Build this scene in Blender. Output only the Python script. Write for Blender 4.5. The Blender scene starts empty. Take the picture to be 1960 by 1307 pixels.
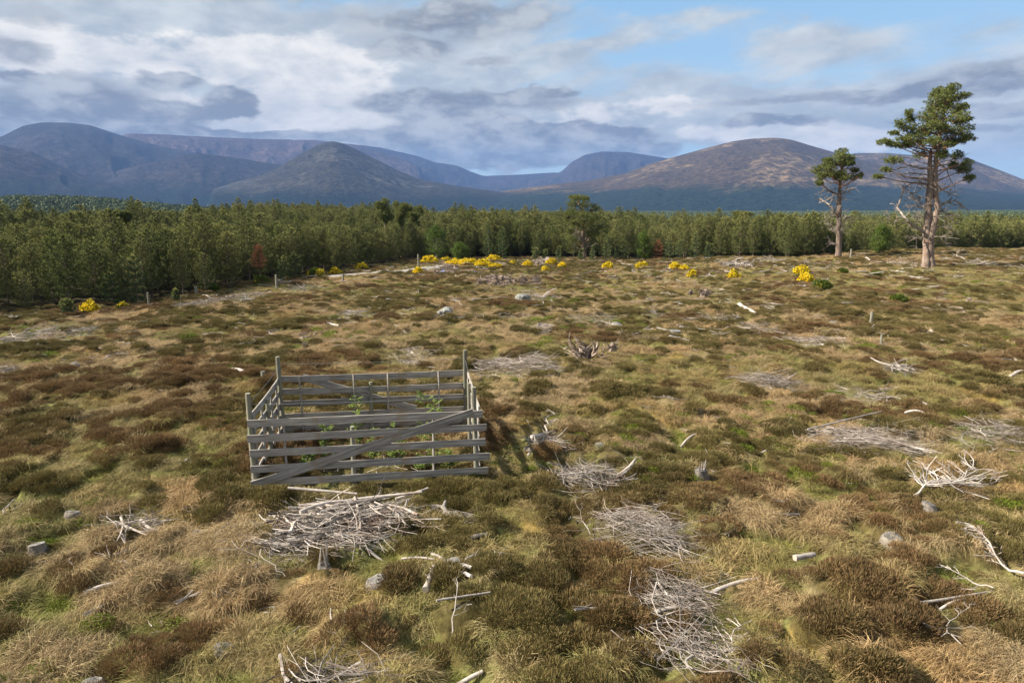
import bpy, math, random
import numpy as np
from mathutils import Vector, Matrix
R = math.radians
rng = np.random.default_rng(7)
random.seed(7)
scene = bpy.context.scene
col = scene.collection

# ------------------------------------------------------------------ camera
CAM_H = 6.0
PITCH = R(11.05)
F = 1307.0
cam_d = bpy.data.cameras.new('camera')
cam_d.lens = 24.0; cam_d.sensor_width = 36.0; cam_d.clip_start = 0.1; cam_d.clip_end = 60000
cam = bpy.data.objects.new('camera', cam_d); col.objects.link(cam)
cam.location = (0, 0, CAM_H); cam.rotation_euler = (R(90) - PITCH, 0, 0)
scene.camera = cam

# ------------------------------------------------------------------ sun, sky, exposure
SUN_EL, SUN_AZ = R(36), R(-94)          # azimuth measured from +Y towards +X
SUN_STR, SKY_STR, EXPO = 5.0, 0.12, 1.36
sun_d = bpy.data.lights.new('sun', 'SUN'); sun_d.energy = SUN_STR; sun_d.angle = R(0.6); sun_d.color = (1.0, 0.93, 0.80)
sun = bpy.data.objects.new('sun', sun_d); col.objects.link(sun)
sd = Vector((math.sin(SUN_AZ) * math.cos(SUN_EL), math.cos(SUN_AZ) * math.cos(SUN_EL), math.sin(SUN_EL)))
sun.rotation_euler = (-sd).to_track_quat('-Z', 'Y').to_euler()
sun.location = (-30, 0, 60)
scene.view_settings.view_transform = 'Standard'; scene.view_settings.look = 'None'
scene.view_settings.exposure = EXPO; scene.view_settings.gamma = 1.0
scene.cycles.use_denoising = True
scene.cycles.max_bounces = 5; scene.cycles.diffuse_bounces = 3; scene.cycles.transparent_max_bounces = 6
scene.cycles.volume_bounces = 1


class NT:
    """small node tree helper"""
    def __init__(s, tree):
        s.t = tree; s.n = tree.nodes; s.l = tree.links
    def new(s, typ, **kw):
        nd = s.n.new(typ)
        for k, v in kw.items(): setattr(nd, k, v)
        return nd
    def put(s, sock, v):
        if v is None: return
        if isinstance(v, bpy.types.NodeSocket): s.l.new(v, sock)
        else: sock.default_value = v
    def math(s, op, a, b=None, c=None, clamp=False):
        nd = s.new('ShaderNodeMath', operation=op, use_clamp=clamp)
        s.put(nd.inputs[0], a); s.put(nd.inputs[1], b); s.put(nd.inputs[2], c)
        return nd.outputs[0]
    def vec(s, op, a, b=None, c=None):
        nd = s.new('ShaderNodeVectorMath', operation=op)
        s.put(nd.inputs[0], a); s.put(nd.inputs[1], b)
        if c is not None: s.put(nd.inputs[2], c)
        return nd.outputs['Value'] if op in ('LENGTH', 'DOT_PRODUCT') else nd.outputs[0]
    def noise(s, v, scale, detail=4, rough=0.55, dist=0.0, color=False):
        nd = s.new('ShaderNodeTexNoise')
        s.put(nd.inputs['Vector'], v); nd.inputs['Scale'].default_value = scale
        nd.inputs['Detail'].default_value = detail; nd.inputs['Roughness'].default_value = rough
        nd.inputs['Distortion'].default_value = dist
        return nd.outputs['Color'] if color else nd.outputs['Fac']
    def ramp(s, v, a, b, lo=0.0, hi=1.0, smooth=True):
        nd = s.new('ShaderNodeMapRange', interpolation_type='SMOOTHSTEP' if smooth else 'LINEAR')
        s.put(nd.inputs[0], v)
        for i, q in enumerate((a, b, lo, hi)): s.put(nd.inputs[1 + i], q)
        return nd.outputs[0]
    def mix(s, f, a, b, mode='MIX'):
        nd = s.new('ShaderNodeMix', data_type='RGBA', blend_type=mode)
        s.put(nd.inputs[0], f)
        for k, v in ((6, a), (7, b)):
            if isinstance(v, tuple) and len(v) == 3: v = v + (1,)
            s.put(nd.inputs[k], v)
        return nd.outputs[2]
    def comb(s, x, y, z):
        nd = s.new('ShaderNodeCombineXYZ')
        for i, v in enumerate((x, y, z)): s.put(nd.inputs[i], v)
        return nd.outputs[0]


world = bpy.data.worlds.new('World'); scene.world = world; world.use_nodes = True
W = NT(world.node_tree); W.n.clear()
out = W.new('ShaderNodeOutputWorld'); bg = W.new('ShaderNodeBackground'); bg.inputs[1].default_value = SKY_STR
W.l.new(bg.outputs[0], out.inputs[0])
tc = W.new('ShaderNodeTexCoord')
sky = W.new('ShaderNodeTexSky', sky_type='NISHITA'); sky.sun_disc = False
sky.sun_elevation = SUN_EL; sky.sun_rotation = SUN_AZ; sky.air_density = 1.0; sky.dust_density = 0.6; sky.ozone_density = 1.5
sep = W.new('ShaderNodeSeparateXYZ'); W.l.new(tc.outputs['Generated'], sep.inputs[0])
az = W.math('ARCTAN2', sep.outputs[0], sep.outputs[1])
el = W.math('ARCSINE', sep.outputs[2])
zz = W.math('ADD', W.math('MAXIMUM', sep.outputs[2], 0.0), 0.09)
plane = W.comb(W.math('DIVIDE', sep.outputs[0], zz), W.math('DIVIDE', sep.outputs[1], zz), 0.0)
ae = W.comb(az, el, 0.0)
ae2 = W.comb(az, W.math('MULTIPLY', el, 2.1), 0.0)
warp = W.vec('SUBTRACT', W.noise(ae2, 9.0, 6, 0.62, color=True), (0.5, 0.5, 0.5))
aew = W.vec('ADD', ae, W.vec('MULTIPLY', warp, (0.09, 0.045, 0.0)))


def pixdir(px, py):
    x = (px - 980) / F; u = (653.5 - py) / F
    c, s = math.cos(PITCH), math.sin(PITCH)
    v = Vector((x, c + u * s, -s + u * c)); v.normalize()
    return v


def blob_sum(items):
    """soft ellipses of cloud in azimuth and elevation: (px, py, half width, half height, weight)"""
    acc = None
    for (px, py, hw, hh, wt) in items:
        d = pixdir(px, py)
        a0, e0 = math.atan2(d.x, d.y), math.asin(d.z)
        sx, sy = F / hw, F / hh
        p = W.vec('MULTIPLY_ADD', aew, (sx, sy, 0), (-a0 * sx, -e0 * sy, 0))
        m = W.ramp(W.vec('LENGTH', p), 1.3, 0.25, 0.0, wt)
        acc = m if acc is None else W.math('ADD', acc, m)
    return acc


n_big = W.noise(plane, 0.55, 8, 0.60, 0.3)
n_fine = W.noise(ae2, 15.0, 10, 0.58, 0.15)
n_low = W.noise(W.vec('ADD', ae2, (3.1, 1.7, 0.0)), 6.0, 7, 0.60, 0.2)
streak = W.noise(W.vec('MULTIPLY', W.comb(W.math('ADD', az, W.math('MULTIPLY', el, -1.2)), W.math('ADD', el, W.math('MULTIPLY', az, -0.22)), 0.0), (5.0, 22.0, 1.0)), 1.0, 8, 0.62, 0.5)
def shaped(b_, nz, amp, lo, hi):
    m = W.math('ADD', b_, W.math('MULTIPLY', W.math('SUBTRACT', nz, 0.5), amp))
    return W.math('MULTIPLY', W.ramp(m, lo, hi), W.ramp(b_, 0.0, 0.25))
# high pale veil, streaked where it is thin
veil_b = blob_sum([(230, 100, 460, 120, 1.0), (640, 130, 300, 140, 1.1), (950, 60, 260, 80, .7), (60, 150, 260, 120, .6), (960, 150, 260, 70, .5),
                   (1260, 45, 120, 24, .65), (1370, 20, 90, 18, .55), (1200, 80, 110, 16, .5), (1240, 150, 170, 34, .5), (1380, 165, 190, 24, .55), (1570, 100, 140, 48, .75), (1520, 40, 160, 40, .45),
                   (1200, 225, 520, 46, 1.1), (1640, 215, 400, 56, 1.0), (1900, 190, 230, 120, .9), (700, 235, 560, 60, 1.1), (1550, 262, 240, 36, 1.1), (1060, 100, 50, 14, .5), (1750, 60, 160, 30, .25), (1330, 120, 260, 50, .18), (330, 60, 240, 60, .5)])
veil = W.math('MULTIPLY', shaped(veil_b, W.math('ADD', W.math('MULTIPLY', streak, .6), W.math('MULTIPLY', n_low, .4)), 3.0, 0.25, 1.0), 0.90)
round_about = W.math('MAXIMUM', W.ramp(el, 0.40, 0.75), W.ramp(W.math('ABSOLUTE', az), 0.85, 1.2))
veil = W.math('MAXIMUM', veil, W.math('MULTIPLY', round_about, W.ramp(n_big, .38, .52, .35, .95)))
# thick sunlit cumulus
lit_b = blob_sum([(600, 165, 170, 90, 1.1), (540, 110, 190, 50, .7), (130, 105, 200, 44, .7), (225, 190, 90, 30, .9), (660, 240, 190, 26, 1.0), (500, 245, 170, 20, .9), (420, 215, 240, 24, .7), (330, 110, 260, 44, .55),
                  (835, 238, 44, 16, 1.2), (1150, 228, 130, 20, .9), (1250, 200, 260, 15, .6), (1560, 262, 190, 34, 1.1), (1430, 250, 150, 22, .8), (30, 80, 140, 40, .6), (960, 225, 120, 14, .5), (1190, 245, 60, 12, .7)])
lit = W.math('MULTIPLY', shaped(lit_b, n_fine, 3.4, 0.22, 0.85), 0.95)
# shaded grey cloud
dark_b = blob_sum([(90, 212, 220, 44, 1.3), (190, 165, 110, 34, .9), (10, 88, 60, 26, 1.0), (38, 142, 52, 12, 1.2), (300, 224, 140, 22, .9), (335, 152, 52, 17, 1.5), (442, 194, 52, 24, 1.6), (400, 212, 120, 14, .7),
                   (60, 250, 230, 18, 1.1), (730, 262, 130, 26, 1.0), (900, 190, 250, 30, 1.3), (1040, 172, 80, 9, .9), (760, 205, 110, 26, .8), (900, 272, 200, 40, 1.5), (1090, 268, 210, 32, 1.5), (1240, 285, 110, 18, 1.0), (860, 238, 110, 24, .8), (870, 312, 330, 24, 1.6), (1150, 250, 110, 22, 1.1), (620, 262, 200, 12, 1.2), (380, 252, 200, 10, 1.1), (980, 240, 160, 20, .9),
                   (780, 70, 180, 36, .7), (970, 30, 190, 46, .85), (800, 95, 90, 22, .7), (720, 22, 250, 24, .6), (1560, 192, 280, 14, .9), (1460, 240, 110, 13, 1.1), (1880, 160, 190, 18, 1.0), (1900, 205, 150, 14, 1.0), (1650, 222, 240, 13, .7), (930, 122, 70, 9, .9), (60, 20, 80, 22, .6),
                   (1900, 243, 170, 11, .9), (1930, 128, 110, 14, .9), (1560, 95, 120, 26, .45), (1500, 30, 140, 22, .4), (600, 268, 120, 10, .8)])
dark = shaped(dark_b, W.math('ADD', W.math('MULTIPLY', n_fine, .75), W.math('MULTIPLY', n_low, .25)), 3.8, 0.36, 1.10)
K = 1.0 / SKY_STR / 2 ** EXPO
grad = W.mix(W.ramp(el, 0.02, 0.42), (0.44 * K, 0.64 * K, 0.78 * K), (0.24 * K, 0.49 * K, 0.75 * K))
skyc = W.mix(0.80, sky.outputs[0], grad)
tex = W.ramp(W.math('ADD', W.math('MULTIPLY', n_fine, .6), W.math('MULTIPLY', n_low, .4)), .36, .64)
c1 = W.mix(veil, skyc, W.mix(tex, (0.50 * K, 0.54 * K, 0.56 * K), (0.80 * K, 0.82 * K, 0.79 * K)))
c2 = W.mix(lit, c1, W.mix(tex, (0.72 * K, 0.74 * K, 0.75 * K), (1.15 * K, 1.09 * K, 1.0 * K)))
dk = W.mix(W.ramp(W.math('ADD', n_fine, W.math('MULTIPLY', W.math('SUBTRACT', n_low, .5), .8)), .38, .68), (0.235 * K, 0.255 * K, 0.285 * K), (0.60 * K, 0.62 * K, 0.62 * K))
c3 = W.mix(W.math('MULTIPLY', dark, 0.88), c2, dk)
below = W.ramp(sep.outputs[2], -0.02, 0.0, 0.0, 1.0)
c4 = W.mix(below, (0.25 * K, 0.30 * K, 0.36 * K), c3)
W.l.new(c4, bg.inputs[0])

# ------------------------------------------------------------------ noise and terrain
def smooth(x, a, b):
    t = np.clip((np.asarray(x, float) - a) / (b - a), 0, 1); return t * t * (3 - 2 * t)
def vnoise(x, y, seed=0):
    x = np.asarray(x, float); y = np.asarray(y, float)
    xi = np.floor(x).astype(np.int64); yi = np.floor(y).astype(np.int64)
    fx = x - xi; fy = y - yi
    fx = fx * fx * fx * (fx * (fx * 6 - 15) + 10); fy = fy * fy * fy * (fy * (fy * 6 - 15) + 10)
    def h(a, b):
        n = (a * 374761393 + b * 668265263 + seed * 1274126177) & 0xffffffff
        n = ((n ^ (n >> 13)) * 1103515245) & 0xffffffff
        n = ((n ^ (n >> 15)) * 668265263) & 0xffffffff
        return ((n ^ (n >> 16)) & 0xffff) / 65535.0
    a = h(xi, yi); b = h(xi + 1, yi); c = h(xi, yi + 1); d = h(xi + 1, yi + 1)
    return (a * (1 - fx) + b * fx) * (1 - fy) + (c * (1 - fx) + d * fx) * fy
def fbm(x, y, seed=0, octv=4, rough=0.5):
    s = 0; a = 1; t = 0
    for i in range(octv):
        s = s + a * vnoise(x * 2 ** i + 17.3 * i, y * 2 ** i - 9.1 * i, seed + i); t += a; a *= rough
    return s / t
EDGE_PX = [(-400, 625), (0, 607), (100, 600), (200, 592), (330, 574), (450, 556), (560, 536), (650, 520), (700, 511), (760, 501), (830, 496), (960, 494), (1100, 495), (1300, 496), (1500, 494), (1600, 489), (1700, 482), (1960, 474), (2400, 470)]
def slope_az(azm): return -0.026 * (1 - smooth(azm, R(8), R(28)))
def flat_hit(px, py):
    d = pixdir(px, py); a = math.atan2(d.x, d.y); s = float(slope_az(a)); hl = math.hypot(d.x, d.y)
    # cam + t*d ; z = s*max(r-25,0)
    r = CAM_H / (-d.z / hl)
    if r > 25: r = (CAM_H + 25 * s) / ((-d.z / hl) + s)
    return a, r
_e = [flat_hit(*p) for p in EDGE_PX]
EA = np.array([e[0] for e in _e]); ER = np.array([e[1] for e in _e])
def edge_r(azm): return np.interp(azm, EA, ER)
def base(x, y):
    x = np.asarray(x, float); y = np.asarray(y, float)
    r = np.hypot(x, y); a = np.arctan2(x, y)
    z = slope_az(a) * np.clip(r - 25, 0, 130)
    D = edge_r(a)
    z = z - 4.5 * smooth(r - D, 1, 32) * smooth(a, R(6), R(20))
    far = -24 + 36 * np.exp(-((a + R(34)) / R(11)) ** 2) * smooth(r, 700, 1400) + 3 * (fbm(x / 400, y / 400, 5, 3) - .5)
    far = far + 6 * smooth(a, R(20), R(38)) * smooth(r, 900, 1600)
    z = z + (far - z) * smooth(r, 170, 850)
    z = z + 5 * np.exp(-((a + R(16)) / R(8)) ** 2) * np.exp(-((r - 340) / 85.0) ** 2) * smooth(a, R(-45), R(-20))
    return z
def cells(x, y, size, seed, lo, hi, amt):
    """dome value 0..1 of the strongest jittered mound nearby; amt(x, y) steers how large mounds grow"""
    x = np.asarray(x, float) / size; y = np.asarray(y, float) / size
    x = x + .35 * (vnoise(x * 2.3, y * 2.3, seed + 7) - .5); y = y + .35 * (vnoise(x * 2.3 + 9, y * 2.3, seed + 8) - .5)
    xi = np.floor(x); yi = np.floor(y); best = np.zeros(np.broadcast(x, y).shape)
    for dx in (-1, 0, 1):
        for dy in (-1, 0, 1):
            cx, cy = xi + dx, yi + dy
            px = cx + .1 + .8 * vnoise(cx + .01, cy + .01, seed); py = cy + .1 + .8 * vnoise(cx + .01, cy + .01, seed + 1)
            rad = (lo + (hi - lo) * vnoise(cx + .01, cy + .01, seed + 2)) * amt(px * size, py * size)
            d2 = ((x - px) ** 2 + (y - py) ** 2) / np.maximum(rad, .03) ** 2
            best = np.maximum(best, np.clip(1 - d2, 0, 1))
    return best
def big_h(x, y):
    band = .35 * np.exp(-(((x + 9 + (y - 17) * .3) / 4.5) ** 2 + ((y - 19) / 3.5) ** 2)) + .3 * np.exp(-(((x + 1.5) / 2.6) ** 2 + ((y - 9) / 1.2) ** 2)) - .5 * np.exp(-(((x + 6.5) / 3) ** 2 + ((y - 9.5) / 1.6) ** 2)) - .3 * np.exp(-(((x + 8.5) / 2.0) ** 2 + ((y - 15) / 1.6) ** 2))
    return np.clip(smooth(fbm(x / 4.2, y / 3.8, 32, 3), .36, .66) + band, 0, 1)
def bush(x, y): return cells(x, y, 1.35, 301, .34, .80, lambda a, b_: .22 + .90 * big_h(a, b_))
def tuss(x, y): return cells(x, y, 1.05, 331, .40, .75, lambda a, b_: 1.0 + 0 * a)
def hum_raw(x, y):
    return 0.17 * np.sqrt(bush(x, y)) + 0.22 * tuss(x, y) ** .7 + 0.07 * (vnoise(x / .33, y / .33, 13) - .5) + 0.45 * (fbm(x / 9, y / 9, 14, 2) - .5) - .19
_gx0, _gy0, _gs = -110.0, -4.0, 0.12
_GX, _GY = np.meshgrid(_gx0 + _gs * np.arange(1834), _gy0 + _gs * np.arange(1120), indexing='xy')
HG = hum_raw(_GX, _GY)
def hum(x, y):
    u = np.clip((x - _gx0) / _gs, 0, HG.shape[1] - 1.001); v = np.clip((y - _gy0) / _gs, 0, HG.shape[0] - 1.001)
    i = u.astype(int); j = v.astype(int); fu = u - i; fv = v - j
    return (HG[j, i] * (1 - fu) + HG[j, i + 1] * fu) * (1 - fv) + (HG[j + 1, i] * (1 - fu) + HG[j + 1, i + 1] * fu) * fv
def ground(x, y):
    x = np.asarray(x, float); y = np.asarray(y, float)
    r = np.hypot(x, y)
    f = 1 - 1.0 * np.exp(-(((x + 3.4) / 3.2) ** 4 + ((y - 15.8) / 2.6) ** 4))
    return base(x, y) + hum(x, y) * f * (1 - smooth(r, 120, 200))
def gz(x, y): return float(ground(x, y))
def hit(px, py):
    """ground point seen at a photo pixel"""
    d = pixdir(px, py); t = 3.0
    for _ in range(4000):
        p = Vector((0, 0, CAM_H)) + d * t
        g = float(base(p.x, p.y))
        if p.z <= g: break
        t += max(0.02, (p.z - g) * 0.5)
    return p.x, p.y
def mpp(y, z=0): return (y * math.cos(PITCH) + (CAM_H - z) * math.sin(PITCH)) / F   # metres per photo pixel

# ground cover fields: 0..1 heather, 0..1 green, 0..1 moss
def cover(x, y):
    x = np.asarray(x, float); y = np.asarray(y, float); r = np.hypot(x, y)
    bu = bush(x, y); tu = tuss(x, y)
    h = bu + .75 * (fbm(x / .55, y / .55, 31, 2) - .5)
    g = 0.55 * fbm(x / 1.6, y / 1.6, 41, 3) + 0.45 * fbm(x / 7, y / 6, 42, 2) - .10 * (tu - .5)
    # pale grass swathe in front of the far wood, greener on its right
    a = np.arctan2(x, y)
    sw = np.exp(-((r - 66) / 13.0) ** 2) * smooth(a, R(-10), R(5))
    h = h - 0.30 * sw; g = g + 0.12 * sw
    # trodden green strip beside the pen and inside it
    st = np.exp(-(((x - 0.35 - (y - 14) * .06) / 0.65) ** 2)) * smooth(y, 9, 12) * (1 - smooth(y, 17, 21))
    ins = np.exp(-(((x + 3.3) / 2.6) ** 4 + ((y - 15.7) / 2.0) ** 4))
    g = g + 0.45 * st + 0.22 * ins; h = h - 0.3 * st - 0.15 * ins
    # tawny belt left of the pen
    tw = np.exp(-(((x + 9.5) / 3.0) ** 2 + ((y - 17) / 4.0) ** 2)); h = h - 0.05 * tw
    fl = np.exp(-(((x + 1.0) / 6.0) ** 2 + ((y - 9.3) / 1.8) ** 2)); h = h + 0.04 * fl
    hea = smooth(h, 0.08, 0.30); grn = smooth(g, 0.425, 0.565)
    mos = smooth(fbm(x / 1.4, y / 1.4, 51, 2), 0.66, 0.74)
    return hea, grn, mos

# ------------------------------------------------------------------ mesh helpers
def mesh_np(name, V, faces, mats=(), matidx=None, smooth_sh=False):
    """faces: list of (n,k) index arrays"""
    me = bpy.data.meshes.new(name)
    V = np.asarray(V, np.float32)
    me.vertices.add(len(V)); me.vertices.foreach_set('co', V.ravel())
    faces = [np.asarray(f, np.int32) for f in faces if len(f)]
    loops = np.concatenate([f.ravel() for f in faces]); tot = np.concatenate([np.full(len(f), f.shape[1], np.int32) for f in faces])
    st = np.concatenate([[0], np.cumsum(tot)[:-1]]).astype(np.int32)
    me.loops.add(len(loops)); me.loops.foreach_set('vertex_index', loops)
    me.polygons.add(len(tot)); me.polygons.foreach_set('loop_start', st); me.polygons.foreach_set('loop_total', tot)
    if matidx is not None: me.polygons.foreach_set('material_index', np.asarray(matidx, np.int32))
    me.polygons.foreach_set('use_smooth', np.full(len(tot), smooth_sh, bool))
    for m in mats: me.materials.append(m)
    me.update(calc_edges=True); me.validate()
    return me
class MB:
    def __init__(s): s.V = []; s.Q = []; s.T = []; s.nv = 0; s.mq = []; s.mt = []
    def add(s, V, Q=None, T=None, mi=0):
        V = np.asarray(V, float).reshape(-1, 3); s.V.append(V)
        if Q is not None and len(Q): s.Q.append(np.asarray(Q) + s.nv); s.mq += [mi] * len(Q)
        if T is not None and len(T): s.T.append(np.asarray(T) + s.nv); s.mt += [mi] * len(T)
        s.nv += len(V)
    def tube(s, P, rad, sides=5, mi=0, cap=True, capmi=None, squash=1.0, jit=0.0):
        P = np.asarray(P, float); n = len(P); rad = np.broadcast_to(np.asarray(rad, float), (n,))
        T = np.gradient(P, axis=0); T /= np.linalg.norm(T, axis=1)[:, None] + 1e-9
        up = np.array([0, 0, 1.0]) if abs(T[0][2]) < 0.8 else np.array([1.0, 0, 0])
        A = np.cross(T, up); A /= np.linalg.norm(A, axis=1)[:, None] + 1e-9
        B = np.cross(T, A)
        th = np.linspace(0, 2 * np.pi, sides, endpoint=False)
        rr = rad[:, None] * (1 + jit * (rng.random((n, sides)) - .5)) if jit else np.repeat(rad[:, None], sides, 1)
        V = P[:, None, :] + rr[:, :, None] * (np.cos(th)[None, :, None] * A[:, None, :] + squash * np.sin(th)[None, :, None] * B[:, None, :])
        i = np.arange(n - 1)[:, None] * sides; j = np.arange(sides)[None, :]; k = (j + 1) % sides
        Q = np.stack([i + j, i + k, i + sides + k, i + sides + j], -1).reshape(-1, 4)
        s.add(V.reshape(-1, 3), Q, mi=mi)
        if cap:
            c = mi if capmi is None else capmi
            for e, p in ((0, P[0]), (n - 1, P[-1])):
                ring = V[e]; m = len(ring)
                t = np.stack([np.full(m, m), np.arange(m), (np.arange(m) + 1) % m], -1)
                if e == 0: t = t[:, ::-1]
                s.add(np.vstack([ring, p[None]]), T=t, mi=c)
    def box(s, c, d, mi=0, M=None):
        c = np.array(c, float); d = np.array(d, float) / 2
        V = np.array([[x, y, z] for x in (-1, 1) for y in (-1, 1) for z in (-1, 1)]) * d
        if M is not None: V = V @ np.array(M).T
        s.add(V + c, [[0, 1, 3, 2], [4, 6, 7, 5], [0, 4, 5, 1], [2, 3, 7, 6], [0, 2, 6, 4], [1, 5, 7, 3]], mi=mi)
    def slivers(s, P, D, L, Wd, N=None, mi=0, bend=0.0):
        """thin pointed two-triangle leaves: base P, direction D, length L, width Wd"""
        P = np.asarray(P, float); D = np.asarray(D, float); n = len(P)
        D = D / (np.linalg.norm(D, axis=1)[:, None] + 1e-9)
        L = np.broadcast_to(L, (n,))[:, None]; Wd = np.broadcast_to(Wd, (n,))[:, None]
        rv = rng.normal(size=(n, 3)); S = np.cross(D, rv); S /= np.linalg.norm(S, axis=1)[:, None] + 1e-9
        mid = P + D * L * .5
        tip = P + D * L + np.array([0, 0, -1.0]) * bend * L
        V = np.stack([P, mid + S * Wd / 2, tip, mid - S * Wd / 2], 1).reshape(-1, 3)
        s.add(V, np.arange(n * 4).reshape(n, 4), mi=mi)
    def blades(s, P, D, L, Wd, droop):
        """curved grass blades of two quads and a tip"""
        n = len(P); P = np.asarray(P, float); D = D / np.linalg.norm(D, axis=1)[:, None]
        L = np.broadcast_to(L, (n,))[:, None]; droop = np.broadcast_to(droop, (n,))[:, None]
        S = np.cross(D, np.array([0, 0, 1.0])) + rng.normal(size=(n, 3)) * .3; S /= np.linalg.norm(S, axis=1)[:, None]
        hz = D * np.array([1, 1, 0]); hz /= np.linalg.norm(hz, axis=1)[:, None] + 1e-6
        dn = np.array([0, 0, -1.0])
        p1 = P + D * L * .4 + dn * droop * L * .05; p2 = P + D * L * .72 + dn * droop * L * .28 + hz * L * .05 * droop; p3 = P + D * L * .9 + dn * droop * L * .75 + hz * L * .2 * droop
        w = Wd
        V = np.stack([P - S * w / 2, P + S * w / 2, p1 + S * w / 2, p1 - S * w / 2, p2 + S * w * .35, p2 - S * w * .35, p3], 1).reshape(-1, 3)
        b = (np.arange(n) * 7)[:, None]
        s.add(V, np.vstack([b + np.array([0, 1, 2, 3]), b + np.array([3, 2, 4, 5])]), b + np.array([5, 4, 6]))
    def mesh(s, name, mats, smooth_sh=False):
        V = np.vstack(s.V); fs = []; mi = []
        if s.Q: fs.append(np.vstack(s.Q)); mi += s.mq
        if s.T: fs.append(np.vstack(s.T)); mi += s.mt
        return mesh_np(name, V, fs, mats if isinstance(mats, (list, tuple)) else [mats], mi, smooth_sh)

def link(name, me, parent=None, loc=None, rot=None):
    o = bpy.data.objects.new(name, me); col.objects.link(o)
    if parent: o.parent = parent
    if loc is not None: o.location = loc
    if rot is not None: o.rotation_euler = rot
    return o
def tag(o, label=None, cat=None, group=None, kind=None):
    if label: o['label'] = label
    if cat: o['category'] = cat
    if group: o['group'] = group
    if kind: o['kind'] = kind
    return o
def empty(name, loc, label, cat, group=None, rot=0):
    o = bpy.data.objects.new(name, None); col.objects.link(o); o.location = loc; o.rotation_euler = (0, 0, rot)
    o.empty_display_size = 0.3
    return tag(o, label, cat, group)

# ------------------------------------------------------------------ materials
def mat(name, rough=0.9, spec=0.2):
    m = bpy.data.materials.new(name); m.use_nodes = True
    N = NT(m.node_tree); b = m.node_tree.nodes['Principled BSDF']
    b.inputs['Roughness'].default_value = rough; b.inputs['Specular IOR Level'].default_value = spec
    return m, N, b
def isl(N):
    return N.new('ShaderNodeNewGeometry').outputs['Random Per Island']
def leafy(name, c0, c1, c2=None, trans=0.25, rough=0.7, objvar=0.25, third=0.5, tint=False, spec=0.15):
    """per-leaf colour between c0 and c1 (and c2), with per-plant variation; thin leaves let light through"""
    m, N, b = mat(name, rough, spec)
    r = isl(N)
    c = N.mix(r, c0, c1)
    if c2: c = N.mix(N.ramp(N.math('FRACT', N.math('MULTIPLY', r, 7.31)), 1 - third, 1 - third + .15), c, c2)
    if tint:
        at = N.new('ShaderNodeAttribute', attribute_type='INSTANCER', attribute_name='tint')
        c = N.mix(1.0, c, at.outputs['Color'], 'MULTIPLY')
    else:
        oi = N.new('ShaderNodeObjectInfo')
        v = N.ramp(oi.outputs['Random'], 0, 1, 1 - objvar, 1 + objvar, False)
        c = N.vec('MULTIPLY', c, N.comb(v, N.math('ADD', N.math('MULTIPLY', v, .7), .3), v))
    N.put(b.inputs['Base Color'], c)
    if trans:
        tr = N.new('ShaderNodeBsdfTranslucent'); N.put(tr.inputs[0], c)
        mx = N.new('ShaderNodeMixShader'); mx.inputs[0].default_value = trans
        N.l.new(b.outputs[0], mx.inputs[1]); N.l.new(tr.outputs[0], mx.inputs[2])
        N.l.new(mx.outputs[0], m.node_tree.nodes['Material Output'].inputs[0])
    return m

# ground: colour laid by cover attribute and broken up by fine noise
gm, N, b = mat('moor_ground', 1.0, 0.05)
at = N.new('ShaderNodeAttribute', attribute_name='cover')
geo = N.new('ShaderNodeNewGeometry')
n1 = N.noise(geo.outputs['Position'], 6.0, 6, 0.7); n2 = N.noise(geo.outputs['Position'], 0.9, 4, 0.6)
v = N.math('MULTIPLY', N.ramp(n1, .25, .75, .45, 1.5), N.ramp(n2, .3, .7, .75, 1.25))
N.put(b.inputs['Base Color'], N.vec('MULTIPLY', at.outputs['Color'], N.comb(v, v, v)))
bp = N.new('ShaderNodeBump'); bp.inputs['Strength'].default_value = 0.6; bp.inputs['Distance'].default_value = 0.08
N.put(bp.inputs['Height'], n1); N.l.new(bp.outputs[0], b.inputs['Normal'])
M_ground = gm

M_heather = leafy('heather_sprigs', (0.160, 0.112, 0.046), (0.155, 0.132, 0.044), (0.100, 0.090, 0.030), 0.2, tint=True, third=.35)
M_grass = leafy('grass_blades', (0.31, 0.235, 0.125), (0.46, 0.36, 0.215), (0.24, 0.165, 0.085), 0.25, tint=True, third=.3)
M_billb = leafy('bilberry_leaves', (0.10, 0.13, 0.015), (0.17, 0.20, 0.025), None, 0.3, tint=True)
M_needle = leafy('pine_needles', (0.076, 0.092, 0.028), (0.115, 0.128, 0.038), (0.16, 0.165, 0.050), 0.14, objvar=0.35, third=.22)
M_needle_far = leafy('far_needles', (0.050, 0.072, 0.026), (0.085, 0.11, 0.036), (0.15, 0.16, 0.06), 0.1, objvar=0.3, third=.25)
M_bluen = leafy('young_needles', (0.050, 0.080, 0.030), (0.085, 0.120, 0.045), (0.12, 0.15, 0.05), 0.12, objvar=0.2, third=.2)
M_oldneedle = leafy('old_pine_needles', (0.080, 0.100, 0.030), (0.145, 0.165, 0.044), (0.21, 0.22, 0.068), 0.22, objvar=0.1, third=.25)
M_candle = leafy('pale_shoots', (0.23, 0.235, 0.072), (0.34, 0.325, 0.11), None, 0.2, objvar=0.2)
M_matureneedle = leafy('mature_needles', (0.12, 0.135, 0.040), (0.19, 0.20, 0.062), None, 0.2, objvar=0.1)  # light yellow-green needles of the round-crowned mature pines
M_orange = leafy('dead_needles', (0.28, 0.13, 0.06), (0.36, 0.18, 0.085), None, 0.2, objvar=0.1)
M_birch = leafy('birch_leaves', (0.070, 0.110, 0.018), (0.12, 0.165, 0.030), None, 0.3, objvar=0.1)
M_rowan = leafy('rowan_leaves', (0.15, 0.21, 0.05), (0.24, 0.30, 0.08), None, 0.35, objvar=0.1)
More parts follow.
